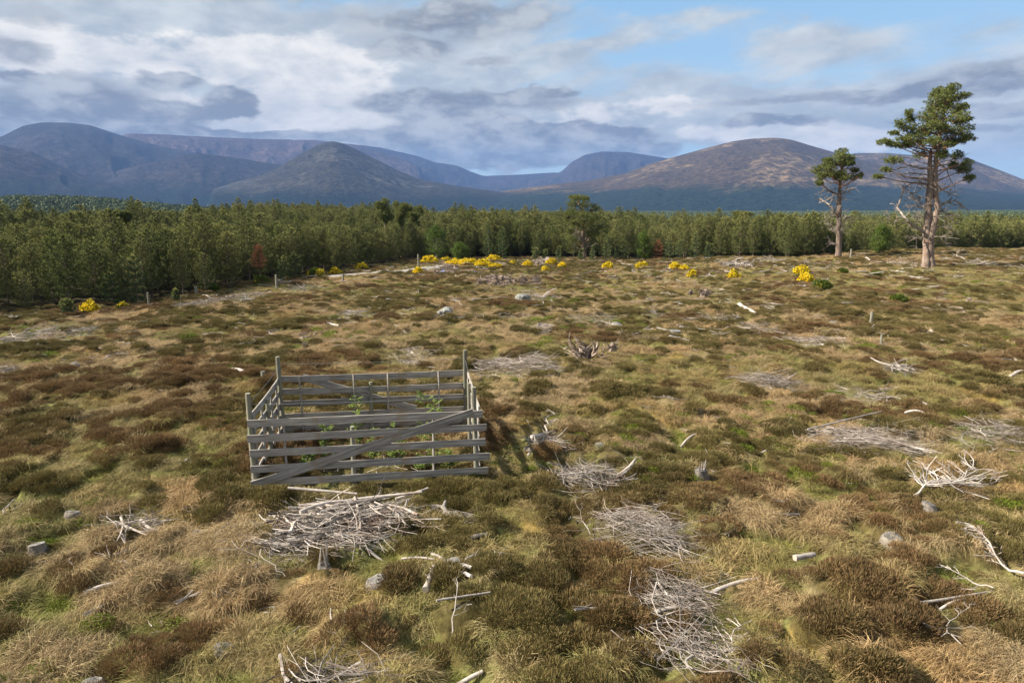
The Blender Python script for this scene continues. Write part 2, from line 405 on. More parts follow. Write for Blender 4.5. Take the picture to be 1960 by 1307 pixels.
M_broom = leafy('broom_stems', (0.060, 0.085, 0.014), (0.10, 0.13, 0.02), None, 0.2, objvar=0.1)
M_yellow = leafy('broom_flowers', (0.82, 0.58, 0.015), (0.92, 0.70, 0.04), None, 0.25, objvar=0.05)

def wood_mat(name, c0, c1, c2, scale=(3, 30, 30), rough=0.85):
    m, N, b = mat(name, rough, 0.25)
    tcn = N.new('ShaderNodeTexCoord')
    p = N.vec('MULTIPLY', tcn.outputs['Object'], scale)
    n = N.noise(p, 1.0, 6, 0.65); k = N.noise(tcn.outputs['Object'], 2.2, 3, 0.5)
    c = N.mix(N.ramp(n, .3, .7), c0, c1); c = N.mix(N.ramp(k, .52, .72), c, c2)
    r = isl(N); v = N.math('MULTIPLY', N.ramp(r, 0, 1, .5, 1.35, False), N.ramp(N.new('ShaderNodeObjectInfo').outputs['Random'], 0, 1, .80, 1.22, False))
    N.put(b.inputs['Base Color'], N.vec('MULTIPLY', c, N.comb(v, v, v)))
    bp = N.new('ShaderNodeBump'); bp.inputs['Strength'].default_value = .5; bp.inputs['Distance'].default_value = .01
    N.put(bp.inputs['Height'], n); N.l.new(bp.outputs[0], b.inputs['Normal'])
    return m
M_board = wood_mat('weathered_board', (0.17, 0.15, 0.13), (0.42, 0.38, 0.335), (0.27, 0.21, 0.155), (1.5, 26, 26))
M_post = wood_mat('weathered_post', (0.13, 0.125, 0.09), (0.25, 0.23, 0.18), (0.15, 0.17, 0.10), (30, 30, 2))
M_dead = wood_mat('bleached_wood', (0.26, 0.22, 0.19), (0.50, 0.44, 0.39), (0.24, 0.17, 0.13), (6, 6, 6))
M_deadlimb = wood_mat('dead_limb_wood', (0.16, 0.125, 0.10), (0.42, 0.35, 0.30), (0.20, 0.14, 0.11), (4, 4, 4))
M_brown = wood_mat('brown_twigs', (0.10, 0.075, 0.055), (0.24, 0.19, 0.15), (0.13, 0.09, 0.065), (5, 5, 5))
M_twig = wood_mat('grey_twigs', (0.20, 0.16, 0.135), (0.48, 0.42, 0.37), (0.19, 0.14, 0.11), (5, 5, 5))
M_cut = wood_mat('cut_wood', (0.50, 0.43, 0.34), (0.66, 0.58, 0.48), (0.36, 0.33, 0.30), (9, 9, 9))
M_stump = wood_mat('stump_bark', (0.10, 0.085, 0.07), (0.24, 0.21, 0.18), (0.16, 0.13, 0.10), (14, 14, 5))
M_stumptop = wood_mat('stump_top', (0.09, 0.082, 0.075), (0.25, 0.23, 0.21), (0.25, 0.22, 0.19), (14, 14, 14))
M_bark = wood_mat('pine_bark', (0.11, 0.08, 0.062), (0.29, 0.215, 0.17), (0.20, 0.125, 0.09), (9, 9, 1.6))
M_barkred = wood_mat('red_pine_bark', (0.22, 0.11, 0.06), (0.34, 0.19, 0.11), (0.26, 0.16, 0.11), (4, 4, 1.0))
M_ybark = wood_mat('young_pine_bark', (0.10, 0.075, 0.055), (0.17, 0.13, 0.10), (0.14, 0.10, 0.07), (8, 8, 2))
M_root = wood_mat('root_wood', (0.10, 0.07, 0.05), (0.27, 0.21, 0.17), (0.16, 0.10, 0.07), (7, 7, 7))
m_, N, b = mat('lichen_rock', .9)
tcn = N.new('ShaderNodeTexCoord'); n = N.noise(tcn.outputs['Object'], 5, 6, .65)
N.put(b.inputs['Base Color'], N.mix(N.ramp(n, .35, .65), (0.13, 0.125, 0.11), (0.30, 0.295, 0.27)))
bp = N.new('ShaderNodeBump'); bp.inputs['Strength'].default_value = .7; bp.inputs['Distance'].default_value = .03; N.put(bp.inputs['Height'], n); N.l.new(bp.outputs[0], b.inputs['Normal'])
M_rock = m_
m_, N, b = mat('galvanised_wire', .4); b.inputs['Base Color'].default_value = (0.35, 0.35, 0.34, 1); b.inputs['Metallic'].default_value = .7; M_wire = m_
m_, N, b = mat('blue_plastic', .45); n = N.noise(None, 8, 3); N.put(b.inputs['Base Color'], N.mix(n, (0.05, 0.13, 0.34), (0.08, 0.18, 0.42))); M_blue = m_

# ------------------------------------------------------------------ ground sheet (structure)
az_f = np.linspace(R(-52), R(52), 420)
az_c = np.linspace(R(52), R(308), 46)[1:-1]
AZ = np.concatenate([az_f, az_c])
rr = [0.6]
while rr[-1] < 14000: rr.append(rr[-1] * (1.0105 if rr[-1] < 45 else 1.014 if rr[-1] < 130 else 1.035))
rr = np.array(rr)
RRg, AAg = np.meshgrid(rr, AZ, indexing='ij')
X = RRg * np.sin(AAg); Y = RRg * np.cos(AAg); Z = ground(X, Y)
nr, na = X.shape
V = np.stack([X, Y, Z], -1).reshape(-1, 3)
V = np.vstack([V, [[0, 0, gz(0, 0)]]])
i = np.arange(nr - 1)[:, None] * na; j = np.arange(na)[None, :]; k = (j + 1) % na
Q = np.stack([i + j, i + na + j, i + na + k, i + k], -1).reshape(-1, 4)
T = np.stack([np.full(na, nr * na), np.arange(na), (np.arange(na) + 1) % na], -1)
me = mesh_np('ground', V, [Q, T[:, ::-1]], [M_ground], None, True)
def cover_col(x, y):
    hea, grn, mos = cover(x, y); r = np.hypot(x, y); a = np.arctan2(x, y)
    ct = np.array([0.20, 0.150, 0.080]); ch = np.array([0.075, 0.058, 0.022]); cg = np.array([0.115, 0.120, 0.035]); cm = np.array([0.26, 0.15, 0.045])
    c = ct[None] * np.ones((len(x), 1))
    c = c + (cg - c) * (grn * .85)[:, None]
    c = c + (cm - c) * (mos * .5)[:, None]
    c = c + (ch - c) * (hea * .9)[:, None]
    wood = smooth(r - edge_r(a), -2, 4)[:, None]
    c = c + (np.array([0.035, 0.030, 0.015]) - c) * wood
    fa = smooth(r, 300, 900)[:, None]
    c = c + (np.array([0.030, 0.042, 0.018]) - c) * fa
    return c
cc = cover_col(V[:, 0], V[:, 1]); cc = np.hstack([cc, np.ones((len(cc), 1))]).astype(np.float32)
ca = me.color_attributes.new('cover', 'FLOAT_COLOR', 'POINT'); ca.data.foreach_set('color', cc.ravel())
tag(link('ground', me), kind='structure')

# gravel track winding into the wood
tp = [hit(x, y) for x, y in ((600, 533), (660, 528), (720, 524), (770, 520), (808, 515), (850, 510))]
tp = np.array(tp); s_ = np.linspace(0, len(tp) - 1, 60)
tx = np.interp(s_, range(len(tp)), tp[:, 0]); ty = np.interp(s_, range(len(tp)), tp[:, 1])
d = np.gradient(np.stack([tx, ty], -1), axis=0); d /= np.linalg.norm(d, axis=1)[:, None]
VV = []
for q in np.linspace(-1, 1, 9):
    wv = 1.35 + .3 * vnoise(s_ * 2, s_ * 0 + q, 77)
    x_ = tx - d[:, 1] * q * wv; y_ = ty + d[:, 0] * q * wv
    VV.append(np.stack([x_, y_, ground(x_, y_) * .35 + base(x_, y_) * .65 + 0.16 - .22 * abs(q) ** 3], -1))
VV = np.stack(VV, 1).reshape(-1, 3)
i = np.arange(59)[:, None] * 9; j = np.arange(8)[None]
m_, N, b = mat('track_gravel', 1.0, .1); g_ = N.new('ShaderNodeNewGeometry'); n = N.noise(g_.outputs['Position'], 9, 5, .7)
N.put(b.inputs['Base Color'], N.mix(N.ramp(n, .3, .7), (0.19, 0.17, 0.14), (0.36, 0.33, 0.29)))
tag(link('track', mesh_np('track', VV, [np.stack([i + j, i + j + 1, i + j + 10, i + j + 9], -1).reshape(-1, 4)], [m_], None, True)), kind='structure')
TRACK = np.stack([tx, ty], -1)

# ------------------------------------------------------------------ mountains (structure)
def hill_mat(name, low, high, z0, z1, pale_patch):
    m, N, b = mat(name, 1.0, 0.05)
    g = N.new('ShaderNodeNewGeometry'); sp = N.new('ShaderNodeSeparateXYZ'); N.l.new(g.outputs['Position'], sp.inputs[0])
    n = N.noise(g.outputs['Position'], 0.0022, 6, .62); f = N.noise(g.outputs['Position'], 0.028, 6, .75)
    n3 = N.noise(g.outputs['Position'], 0.011, 6, .65)
    zz = N.math('ADD', sp.outputs[2], N.math('MULTIPLY', N.math('SUBTRACT', n, .5), (z1 - z0) * 2.6))
    t = N.ramp(zz, z0, z1)
    c = N.mix(t, low, high)
    n4 = N.noise(g.outputs['Position'], 0.0016, 5, .6)
    c = N.mix(N.math('MULTIPLY', N.math('MULTIPLY', N.ramp(n3, .42, .60), N.ramp(n4, .46, .58)), t), c, pale_patch)
    v = N.ramp(f, .32, .68, .35, 1.7)
    N.put(b.inputs['Base Color'], N.vec('MULTIPLY', c, N.comb(v, v, v)))
    bp = N.new('ShaderNodeBump'); bp.inputs['Strength'].default_value = 1.0; bp.inputs['Distance'].default_value = 30
    N.put(bp.inputs['Height'], f); N.l.new(bp.outputs[0], b.inputs['Normal'])
    return m
FOR = (0.010, 0.016, 0.012)  # dark slope colours here also stand in for cloud shadow over the hills
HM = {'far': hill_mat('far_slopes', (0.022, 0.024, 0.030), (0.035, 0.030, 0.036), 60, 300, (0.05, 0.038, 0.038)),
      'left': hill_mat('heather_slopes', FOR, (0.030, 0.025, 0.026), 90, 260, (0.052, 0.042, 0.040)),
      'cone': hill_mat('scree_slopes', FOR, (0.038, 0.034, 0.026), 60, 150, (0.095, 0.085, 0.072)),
      'right': hill_mat('moor_slopes', (0.014, 0.023, 0.014), (0.068, 0.047, 0.028), 90, 190, (0.21, 0.145, 0.080)),  # brown and tan moor patches also stand in for sun between cloud shadows
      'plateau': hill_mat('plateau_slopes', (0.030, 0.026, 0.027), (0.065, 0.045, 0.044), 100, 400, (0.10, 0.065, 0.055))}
def mountain(name, sil, D, Wf, Wb, m, seed, gully=0.24, power=1.25, nu=260, nv=110, zb=-26):
    pts = [(math.atan2(d.x, d.y), d.z / math.hypot(d.x, d.y)) for d in (pixdir(*p) for p in sil)]
    a0, a1 = pts[0][0], pts[-1][0]
    A = np.linspace(a0, a1, nu); S = np.interp(A, [p[0] for p in pts], [p[1] for p in pts])
    ker = np.array([1, 2, 3, 2, 1]) / 9.; S = np.convolve(np.pad(S, 2, 'edge'), ker, 'valid')
    v = np.linspace(-1, 1, nv); v = np.sign(v) * np.abs(v) ** 1.2
    AA, VVv = np.meshgrid(A, v, indexing='ij')
    H = CAM_H + D * S
    dist = np.where(VVv < 0, D + VVv * Wf, D + VVv * Wb)
    q = np.abs(VVv)
    prof = (1 - q) ** power * (1 + 0.25 * q)
    x = dist * np.sin(AA); y = dist * np.cos(AA)
    rd = 1 - np.abs(2 * fbm(AA * D / 520, VVv * Wf / 1700, seed, 4, .55) - 1)
    rd2 = fbm(x / 260, y / 260, seed + 9, 5, .6) - .5
    hh = (H - zb)[:, None]
    z = zb + hh * (prof + gully * (rd - .62) * 4 * q * (1 - q) * (1 - q * .4) + .07 * rd2 * np.clip(q * 6, 0.12, 1) * (1 - q) ** .5)
    ew = smooth(np.minimum(AA - a0, a1 - AA), 0, 0.02)
    z = zb - 12 + (z - zb + 12) * (ew * .999 + .001)
    i = np.arange(nu - 1)[:, None] * nv; j = np.arange(nv - 1)[None]
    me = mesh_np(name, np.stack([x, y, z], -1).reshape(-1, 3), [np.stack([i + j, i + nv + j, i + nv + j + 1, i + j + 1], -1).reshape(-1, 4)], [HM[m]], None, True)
    return tag(link(name, me), kind='structure')
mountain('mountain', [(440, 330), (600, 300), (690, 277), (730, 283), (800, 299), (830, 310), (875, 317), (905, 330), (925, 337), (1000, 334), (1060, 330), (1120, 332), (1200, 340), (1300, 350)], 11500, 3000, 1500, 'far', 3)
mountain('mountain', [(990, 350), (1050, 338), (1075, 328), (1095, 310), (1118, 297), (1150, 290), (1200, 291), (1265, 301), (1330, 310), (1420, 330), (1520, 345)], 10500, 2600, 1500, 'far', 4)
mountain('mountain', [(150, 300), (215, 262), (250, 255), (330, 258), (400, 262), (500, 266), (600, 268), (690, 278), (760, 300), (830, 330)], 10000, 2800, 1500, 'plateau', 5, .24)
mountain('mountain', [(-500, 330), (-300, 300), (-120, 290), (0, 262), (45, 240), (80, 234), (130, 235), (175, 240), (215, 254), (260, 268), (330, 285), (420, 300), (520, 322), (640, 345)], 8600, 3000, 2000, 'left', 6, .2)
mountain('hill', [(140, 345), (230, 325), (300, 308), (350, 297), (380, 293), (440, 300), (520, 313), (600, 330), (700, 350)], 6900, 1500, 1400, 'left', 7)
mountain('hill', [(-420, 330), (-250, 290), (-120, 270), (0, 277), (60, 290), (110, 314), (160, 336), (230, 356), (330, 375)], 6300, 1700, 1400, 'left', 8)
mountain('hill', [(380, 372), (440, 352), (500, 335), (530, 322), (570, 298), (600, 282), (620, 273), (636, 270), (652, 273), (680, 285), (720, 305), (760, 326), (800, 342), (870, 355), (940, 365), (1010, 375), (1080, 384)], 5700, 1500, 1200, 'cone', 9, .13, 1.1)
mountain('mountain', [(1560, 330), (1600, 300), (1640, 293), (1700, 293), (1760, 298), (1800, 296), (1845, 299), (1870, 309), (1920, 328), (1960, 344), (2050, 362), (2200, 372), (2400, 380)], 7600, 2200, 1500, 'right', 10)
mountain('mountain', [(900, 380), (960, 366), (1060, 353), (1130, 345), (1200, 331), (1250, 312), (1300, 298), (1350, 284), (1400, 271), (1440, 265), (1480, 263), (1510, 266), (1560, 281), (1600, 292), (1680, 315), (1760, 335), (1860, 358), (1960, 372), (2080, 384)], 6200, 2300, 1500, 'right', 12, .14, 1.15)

# ------------------------------------------------------------------ scatter by geometry nodes (uncountable cover only)
def scatter(name, P, rot, scl, idx, tint, protos, label, cat):
    me = bpy.data.meshes.new(name); n = len(P)
    me.vertices.add(n); me.vertices.foreach_set('co', np.asarray(P, np.float32).ravel())
    for nm, typ, key, arr in (('rot', 'FLOAT_VECTOR', 'vector', rot), ('scl', 'FLOAT_VECTOR', 'vector', scl), ('idx', 'INT', 'value', idx), ('tint', 'FLOAT_COLOR', 'color', tint)):
        a = me.attributes.new(nm, typ, 'POINT')
        a.data.foreach_set(key, np.asarray(arr, np.int32 if typ == 'INT' else np.float32).ravel())
    o = link(name, me); tag(o, label, cat, None, 'stuff')
    g = bpy.data.node_groups.new(name + '_scatter', 'GeometryNodeTree')
    g.interface.new_socket('Geometry', in_out='INPUT', socket_type='NodeSocketGeometry')
    g.interface.new_socket('Geometry', in_out='OUTPUT', socket_type='NodeSocketGeometry')
    gi = g.nodes.new('NodeGroupInput'); go = g.nodes.new('NodeGroupOutput')
    jn = g.nodes.new('GeometryNodeJoinGeometry')
    for pm in protos[::-1]:
        po = bpy.data.objects.new(pm.name + '_source', pm)
        oi = g.nodes.new('GeometryNodeObjectInfo'); oi.inputs['Object'].default_value = po; oi.inputs['As Instance'].default_value = True
        g.links.new(oi.outputs['Geometry'], jn.inputs[0])
    ip = g.nodes.new('GeometryNodeInstanceOnPoints'); ip.inputs['Pick Instance'].default_value = True
    def attr(nm, t):
        a = g.nodes.new('GeometryNodeInputNamedAttribute'); a.data_type = t; a.inputs['Name'].default_value = nm
        return [s for s in a.outputs if s.enabled][0]
    er = g.nodes.new('FunctionNodeEulerToRotation')
    g.links.new(attr('rot', 'FLOAT_VECTOR'), er.inputs[0]); g.links.new(er.outputs[0], ip.inputs['Rotation'])
    g.links.new(attr('scl', 'FLOAT_VECTOR'), ip.inputs['Scale']); g.links.new(attr('idx', 'INT'), ip.inputs['Instance Index'])
    g.links.new(gi.outputs[0], ip.inputs['Points']); g.links.new(jn.outputs[0], ip.inputs['Instance']); g.links.new(ip.outputs[0], go.inputs[0])
    md = o.modifiers.new('scatter', 'NODES'); md.node_group = g
    return o
def sector_points(r0, r1, dens, half=R(46)):
    n = int(half * (r1 * r1 - r0 * r0) * dens)
    r = np.sqrt(rng.random(n) * (r1 * r1 - r0 * r0) + r0 * r0); a = (rng.random(n) * 2 - 1) * half
    return r * np.sin(a), r * np.cos(a)
EXCL = []     # (x, y, radius): where logs, stumps and posts keep the cover short
FLATN = []

# ------------------------------------------------------------------ the wooden pen
def vnorm(v): return v / np.linalg.norm(v)
FL, FR, BR, BL = (np.array(p) for p in ((-5.53, 13.86), (-0.80, 14.60), (-1.27, 18.0), (-6.02, 17.25)))
pen_z = gz(-3.3, 15.8)
pen = empty('slatted_pen', (-3.3, 15.8, pen_z), 'square slatted pen of grey weathered boards around leafy saplings', 'pen')
def bar(name, p0, p1, w, t, parent, material, wob=0.006):
    """board of height w and thickness t from p0 to p1, its mesh along local X, slightly bowed"""
    p0 = np.array(p0, float); p1 = np.array(p1, float); d = p1 - p0; L = np.linalg.norm(d); mbb = MB()
    n = 14; xs = np.linspace(-L / 2, L / 2, n)
    bow = rng.normal() * 0.012; tw = rng.normal() * .02
    V = []
    for x in xs:
        q = 1 - (2 * x / L) ** 2
        hw = w / 2 + rng.normal() * wob * .5
        for sy, sz in ((-1, -1), (1, -1), (1, 1), (-1, 1)):
            V.append((x + (rng.normal() * .006 if abs(x) > L / 2 - 1e-6 else 0), sy * t / 2 + bow * q + tw * sz * x / L * .4, sz * hw + bow * q * .6))
    Q = []
    for i in range(n - 1):
        for a in range(4):
            c = (a + 1) % 4; Q.append([i * 4 + a, i * 4 + c, i * 4 + 4 + c, i * 4 + 4 + a])
    Q.append([3, 2, 1, 0]); e = (n - 1) * 4; Q.append([e, e + 1, e + 2, e + 3])
    mbb.add(V, Q)
    o = link(name, mbb.mesh(name, material))
    X = Vector(vnorm(d)); Zv = Vector((0, 0, 1)); Yv = Zv.cross(X).normalized(); Zv = X.cross(Yv)
    Mx = Matrix((X, Yv, Zv)).transposed().to_4x4(); Mx.translation = Vector((p0 + p1) / 2)
    return o, Mx
def attach(o, Mx, root_m, parent):
    o.parent = parent; o.matrix_local = root_m.inverted() @ Mx
PEN_M = Matrix.Translation(pen.location)
def upright(name, x, y, z0, z1, r, lean=(0, 0), square=False, material=None):
    mbb = MB(); n = 8; zs = np.linspace(0, z1 - z0, n)
    P = np.stack([lean[0] * zs + .006 * np.sin(zs * 3 + x), lean[1] * zs, zs], -1)
    if square: mbb.tube(P, r * 1.3, 4, squash=.55, jit=.06)
    else: mbb.tube(P, r * np.linspace(1.08, .92, n), 9, capmi=0, jit=.08)
    o = link(name, mbb.mesh(name, material or M_post, not square))
    Mx = Matrix.Translation((x, y, z0))
    return o, Mx
def panel(name, A, B, out_n, hts, ext, t_off, uprights, braces, mid_posts, label=None):
    """one side of the pen: five boards, battens, an optional brace"""
    pr = bpy.data.objects.new(name, None); col.objects.link(pr); pr.parent = pen; pr.location = (0, 0, 0)
    if label: pr['label'] = label
    d = vnorm(B - A); L = np.linalg.norm(B - A)
    za, zb = gz(*A), gz(*B)
    def pt(s, h, off):
        p = A + d * s + out_n * off; return (p[0], p[1], za + (zb - za) * s / L + h)
    for i, h in enumerate(hts):
        e0, e1 = ext[i]
        o, Mx = bar('board', pt(-e0, h + rng.normal() * .01, t_off), pt(L + e1, h + rng.normal() * .012, t_off), 0.160, .030, pr, M_board)
        attach(o, Mx, PEN_M, pr)
    for s, h0, h1 in uprights:
        p = pt(s * L, 0, t_off - .045 * np.sign(t_off))
        o, Mx = upright('batten', p[0], p[1], p[2] + h0, p[2] + h1, .036, (0, 0), True, M_board); attach(o, Mx, PEN_M, pr)
    for s, h0, h1 in mid_posts:
        p = pt(s * L, 0, t_off - .07 * np.sign(t_off))
        o, Mx = upright('middle_post', p[0], p[1], p[2] + h0, p[2] + h1, .05); attach(o, Mx, PEN_M, pr)
    for s0, h0, s1, h1, off in braces:
        o, Mx = bar('brace', pt(s0 * L, h0, off), pt(s1 * L, h1, off), .175, .034, pr, M_board)
        attach(o, Mx, PEN_M, pr)
    return pr
nF = np.array([0.15, -0.99]); nF = vnorm(nF); nBk = -nF
nL = vnorm(np.array([-3.39, -.49])); nR = -nL
H5 = [0.13, 0.47, 0.80, 1.13, 1.47]
panel('front_panel', FL, FR, nF, H5, [(.05, .26), (.06, .29), (.05, .20), (.08, .22), (.05, .14)], .08,
      [(.14, .05, 1.5), (.80, .05, 1.5)], [(-.01, .10, .985, 1.52, .118)], [(.435, -.3, 1.28)])
panel('back_panel', BL, BR, nBk, [.16, .50, .84, 1.18, 1.53], [(.0, .0)] * 5, .07,
      [(.10, .1, 1.6), (.385, .1, 1.6), (.57, .1, 1.6), (.85, .1, 1.6)], [(.11, 1.55, .72, .55, .105)], [(.475, -.3, 1.38)])
panel('side_panel', FL, BL, nL, [.14, .48, .82, 1.16, 1.50], [(-.02, .02)] * 5, .07, [(.12, .1, 1.5), (.35, .1, 1.52), (.66, .1, 1.55), (.86, .1, 1.58)], [], [(.5, -.3, 1.5)])
panel('side_panel', FR, BR, nR, [.14, .48, .82, 1.16, 1.50], [(-.02, .02)] * 5, .07, [(.18, .1, 1.5), (.45, .1, 1.5), (.8, .1, 1.55)], [], [(.6, -.3, 1.6)])
for (p, hgt, ln) in ((FL, 2.10, (-.01, 0)), (FR, 2.05, (-.02, .01)), (BL, 2.14, (-.02, 0)), (BR, 2.16, (.0, 0))):
    z0 = gz(*p) - .35
    o, Mx = upright('corner_post', p[0], p[1], z0, gz(*p) + hgt, .058, ln); attach(o, Mx, PEN_M, pen)
for (A, B, h) in ((BL, BR, 1.95), (FL, FR, 1.86), (FL, BL, 1.9), (FR, BR, 1.9)):
    mbb = MB(); s = np.linspace(0, 1, 12)
    P = np.stack([A[0] + (B[0] - A[0]) * s - pen.location.x, A[1] + (B[1] - A[1]) * s - pen.location.y, (gz(*A) - pen_z) * (1 - s) + (gz(*B) - pen_z) * s + h - .04 * np.sin(np.pi * s)], -1)
    mbb.tube(P, .0035, 4); o = link('wire', mbb.mesh('wire', M_wire), pen)
for p in (FL, FR, BL, BR): EXCL.append((p[0], p[1], .2))
for s in np.linspace(0, 1, 14):
    q = FL + (FR - FL) * s; EXCL.append((q[0], q[1] - .18, .26))

# ------------------------------------------------------------------ saplings in the pen
def sapling(px, py, h, label, spread=.35, mtl=None, name='rowan_sapling', cat='sapling', group='rowan saplings in the pen'):
    x, y = px, py; z = gz(x, y)
    root = empty(name, (x, y, z - .02), label, cat, group)
    st = MB(); lf = MB(); tips = []
    for s in range(3):
        a = rng.random() * 6.28; l = h * (1 if s == 0 else rng.uniform(.5, .85))
        t = np.linspace(0, 1, 6); k = spread * (.15 if s == 0 else .6)
        P = np.stack([np.cos(a) * k * t ** 1.3, np.sin(a) * k * t ** 1.3, l * t], -1)
        st.tube(P, np.linspace(.012, .004, 6), 4)
        for q in range(int(8 * h) + 6):
            tt = rng.uniform(.3, 1); p = P[0] * 0 + np.array([np.interp(tt, t, P[:, c]) for c in range(3)])
            b_ = rng.random() * 6.28; ln = spread * rng.uniform(.35, .75) * (1.15 - .6 * tt)
            dv = np.array([np.cos(b_), np.sin(b_), rng.uniform(.1, .7)]) * ln
            st.tube([p, p + dv], [.004, .002], 3, cap=False); m = 14
            ts = np.repeat(np.linspace(.2, 1, m), 2)
            side = np.cross(dv, [0, 0, 1]); side /= np.linalg.norm(side) + 1e-6
            sg = np.tile([-1, 1], m)[:, None]
            lf.slivers(p + dv * ts[:, None], side * sg + dv / ln * .5 + rng.normal(size=(2 * m, 3)) * .15, .065, .030)
    link('stem', st.mesh('sapling_stem', M_ybark), root); link('leaves', lf.mesh('sapling_leaves', mtl or M_rowan), root)
    return root
sapling(-2.05, 15.9, 1.65, 'tallest leafy green sapling in the pen, towards its back right', .5)
sapling(-3.85, 16.1, 1.55, 'narrow tall green sapling standing mid pen below the back board', .38)
sapling(-4.35, 15.5, .95, 'small green sapling in the pen just left of the narrow tall one', .40)
sapling(-2.75, 15.3, .95, 'bushy low sapling in the pen between the two tallest saplings', .45)
sapling(-3.35, 15.6, .85, 'thin sapling right behind the middle of the top front board', .35)
sapling(-4.75, 14.9, .60, 'short sapling behind the lower boards at the left end of the pen', .35)
sapling(-2.0, 14.8, .60, 'short sapling behind the raised end of the front brace', .40)
sapling(-1.45, 15.0, .50, 'smallest sapling in the pen beside its right-hand side boards', .30)

# ------------------------------------------------------------------ dead wood
def stick_points(p, dirn, L, n=5, wob=.08):
    t = np.linspace(0, 1, n); d = vnorm(np.array(dirn, float)); s = vnorm(np.cross(d, [0, 0, 1]) + 1e-6)
    b1, b2 = rng.normal(size=2) * wob * L
    return np.array(p)[None] + t[:, None] * d[None] * L + (np.sin(t * np.pi))[:, None] * s[None] * b1 + (t ** 2)[:, None] * np.array([0, 0, 1.])[None] * b2 * .5
def px_box(x0, y0, x1, y1):
    c = hit((x0 + x1) / 2, (y0 + y1) / 2); l = hit(x0, (y0 + y1) / 2); r = hit(x1, (y0 + y1) / 2)
    n = hit((x0 + x1) / 2, y1); f = hit((x0 + x1) / 2, y0)
    return c, abs(r[0] - l[0]) / 2, abs(f[1] - n[1]) / 2
def brush_pile(box, label, n=200, thick=.012, L=.9, h=.3, main=None, mtl=None, name='brushwood_pile', spray=.5, bias=None, big=6, group='brushwood piles on the felled moor'):
    c, rx, ry = px_box(*box); z0 = gz(*c); mbb = MB()
    far = max(1.0, math.hypot(*c) / 40.0)
    n = int(n * 1.1); rx *= 1.0; ry *= .95
    for i in range(n):
        a = rng.random() * 6.28; q = rng.random() ** .6 * (rng.uniform(1.0, 1.4) if n > 170 and rng.random() < .15 else 1)
        x = np.cos(a) * q * rx; y = np.sin(a) * q * ry
        th = (rng.normal() * .6 + (bias if bias is not None else 0)) if rng.random() < .75 or bias is None else rng.random() * 6.28
        if bias is None: th = rng.random() * 3.14
        l = L * rng.uniform(.25, 1.25) * min(1.0, .55 + rx)
        dz = rng.normal() * .12
        if rng.random() < .05: dz = rng.uniform(.3, .9)
        d = vnorm(np.array([np.cos(th), np.sin(th), dz]))
        prof = max(0, 1 - q ** 2)
        gx, gy = c[0] + x, c[1] + y
        z = gz(gx, gy) - z0 + .09 + .72 * h * prof * rng.random()
        p = np.array([x, y, z]) - d * l * .5
        zmin = gz(c[0] + p[0], c[1] + p[1]) - z0 + .01; p[2] = max(p[2], zmin)
        r = thick * .55 * math.exp(rng.normal() * .5) * far ** .8
        if i < big: r *= 2.6; l *= 1.2
        P = stick_points(p, d, l, 5, (.08 if thick > .0095 else .18) + .22 * rng.random() ** 2)
        P[:, 2] = np.maximum(P[:, 2], ground(c[0] + P[:, 0], c[1] + P[:, 1]) - z0 + .01)
        dm = 1 if (i >= big and rng.random() < .28) else 0
        mbb.tube(P, r * np.linspace(1, .35, 5), 4 if i >= big else 6, cap=i < big, mi=dm)
        for s in range(int(spray * 4 * rng.random() + .5)):
            k = rng.integers(1, 4); dd = vnorm(d + rng.normal(size=3) * .5 * np.array([1, 1, .6])); 
            mbb.tube(stick_points(P[k], dd, l * rng.uniform(.2, .5), 4, .1), r * .5 * np.linspace(1, .4, 4), 3, cap=False, mi=dm)
    o = link(name, mbb.mesh(name, [mtl or M_twig, M_brown]), None, (c[0], c[1], z0))
    for q in range(14):
        u_, v_ = rng.uniform(-.8, .8, 2); EXCL.append((c[0] + u_ * rx, c[1] + v_ * ry * .8, min(max(.25, min(rx, ry) * .5), 1.0)))
    return tag(o, label, 'brushwood', group)
def log(x0, y0, x1, y1, r, label, name='log', lift=.0, mtl=None, cat='log', rise=0, group='pale logs lying on the moor'):
    a = np.array(hit(x0, y0)); b_ = np.array(hit(x1, y1)); c = (a + b_) / 2; z0 = max(gz(*a), gz(*c), gz(*b_)) ; zc = gz(*c)
    n = 8; t = np.linspace(0, 1, n)
    far = max(1.0, math.hypot(*c) / 70.0); r = r * far * .72
    za = gz(*a) + r + lift; zb = gz(*b_) + r + lift + rise
    P = np.stack([a[0] - c[0] + (b_[0] - a[0]) * t, a[1] - c[1] + (b_[1] - a[1]) * t, za + (zb - za) * t - zc], -1)
    P[:, 0] += .04 * np.sin(t * 3 + x0) * np.hypot(*(b_ - a)); P[:, 2] += np.maximum(0, gz(*c) + r - (za + zb) / 2 + .02) * np.sin(np.pi * t)
    mbb = MB(); mbb.tube(P, r * np.linspace(1.05, .75, n), 9, mi=0, capmi=1, jit=.3)
    for s in range(rng.integers(1, 4)):
        k = rng.integers(1, n - 1); dv = vnorm(rng.normal(size=3) + [0, 0, .8]); mbb.tube([P[k], P[k] + dv * r * rng.uniform(1.2, 2)], [r * .28, r * .12], 5)
    o = link(name, mbb.mesh(name, [mtl or M_dead, M_cut], True), None, (c[0], c[1], zc))
    for q in np.linspace(.1, .9, 5): EXCL.append((*(a + (b_ - a) * q), .10 + r))
    return tag(o, label, cat, group)
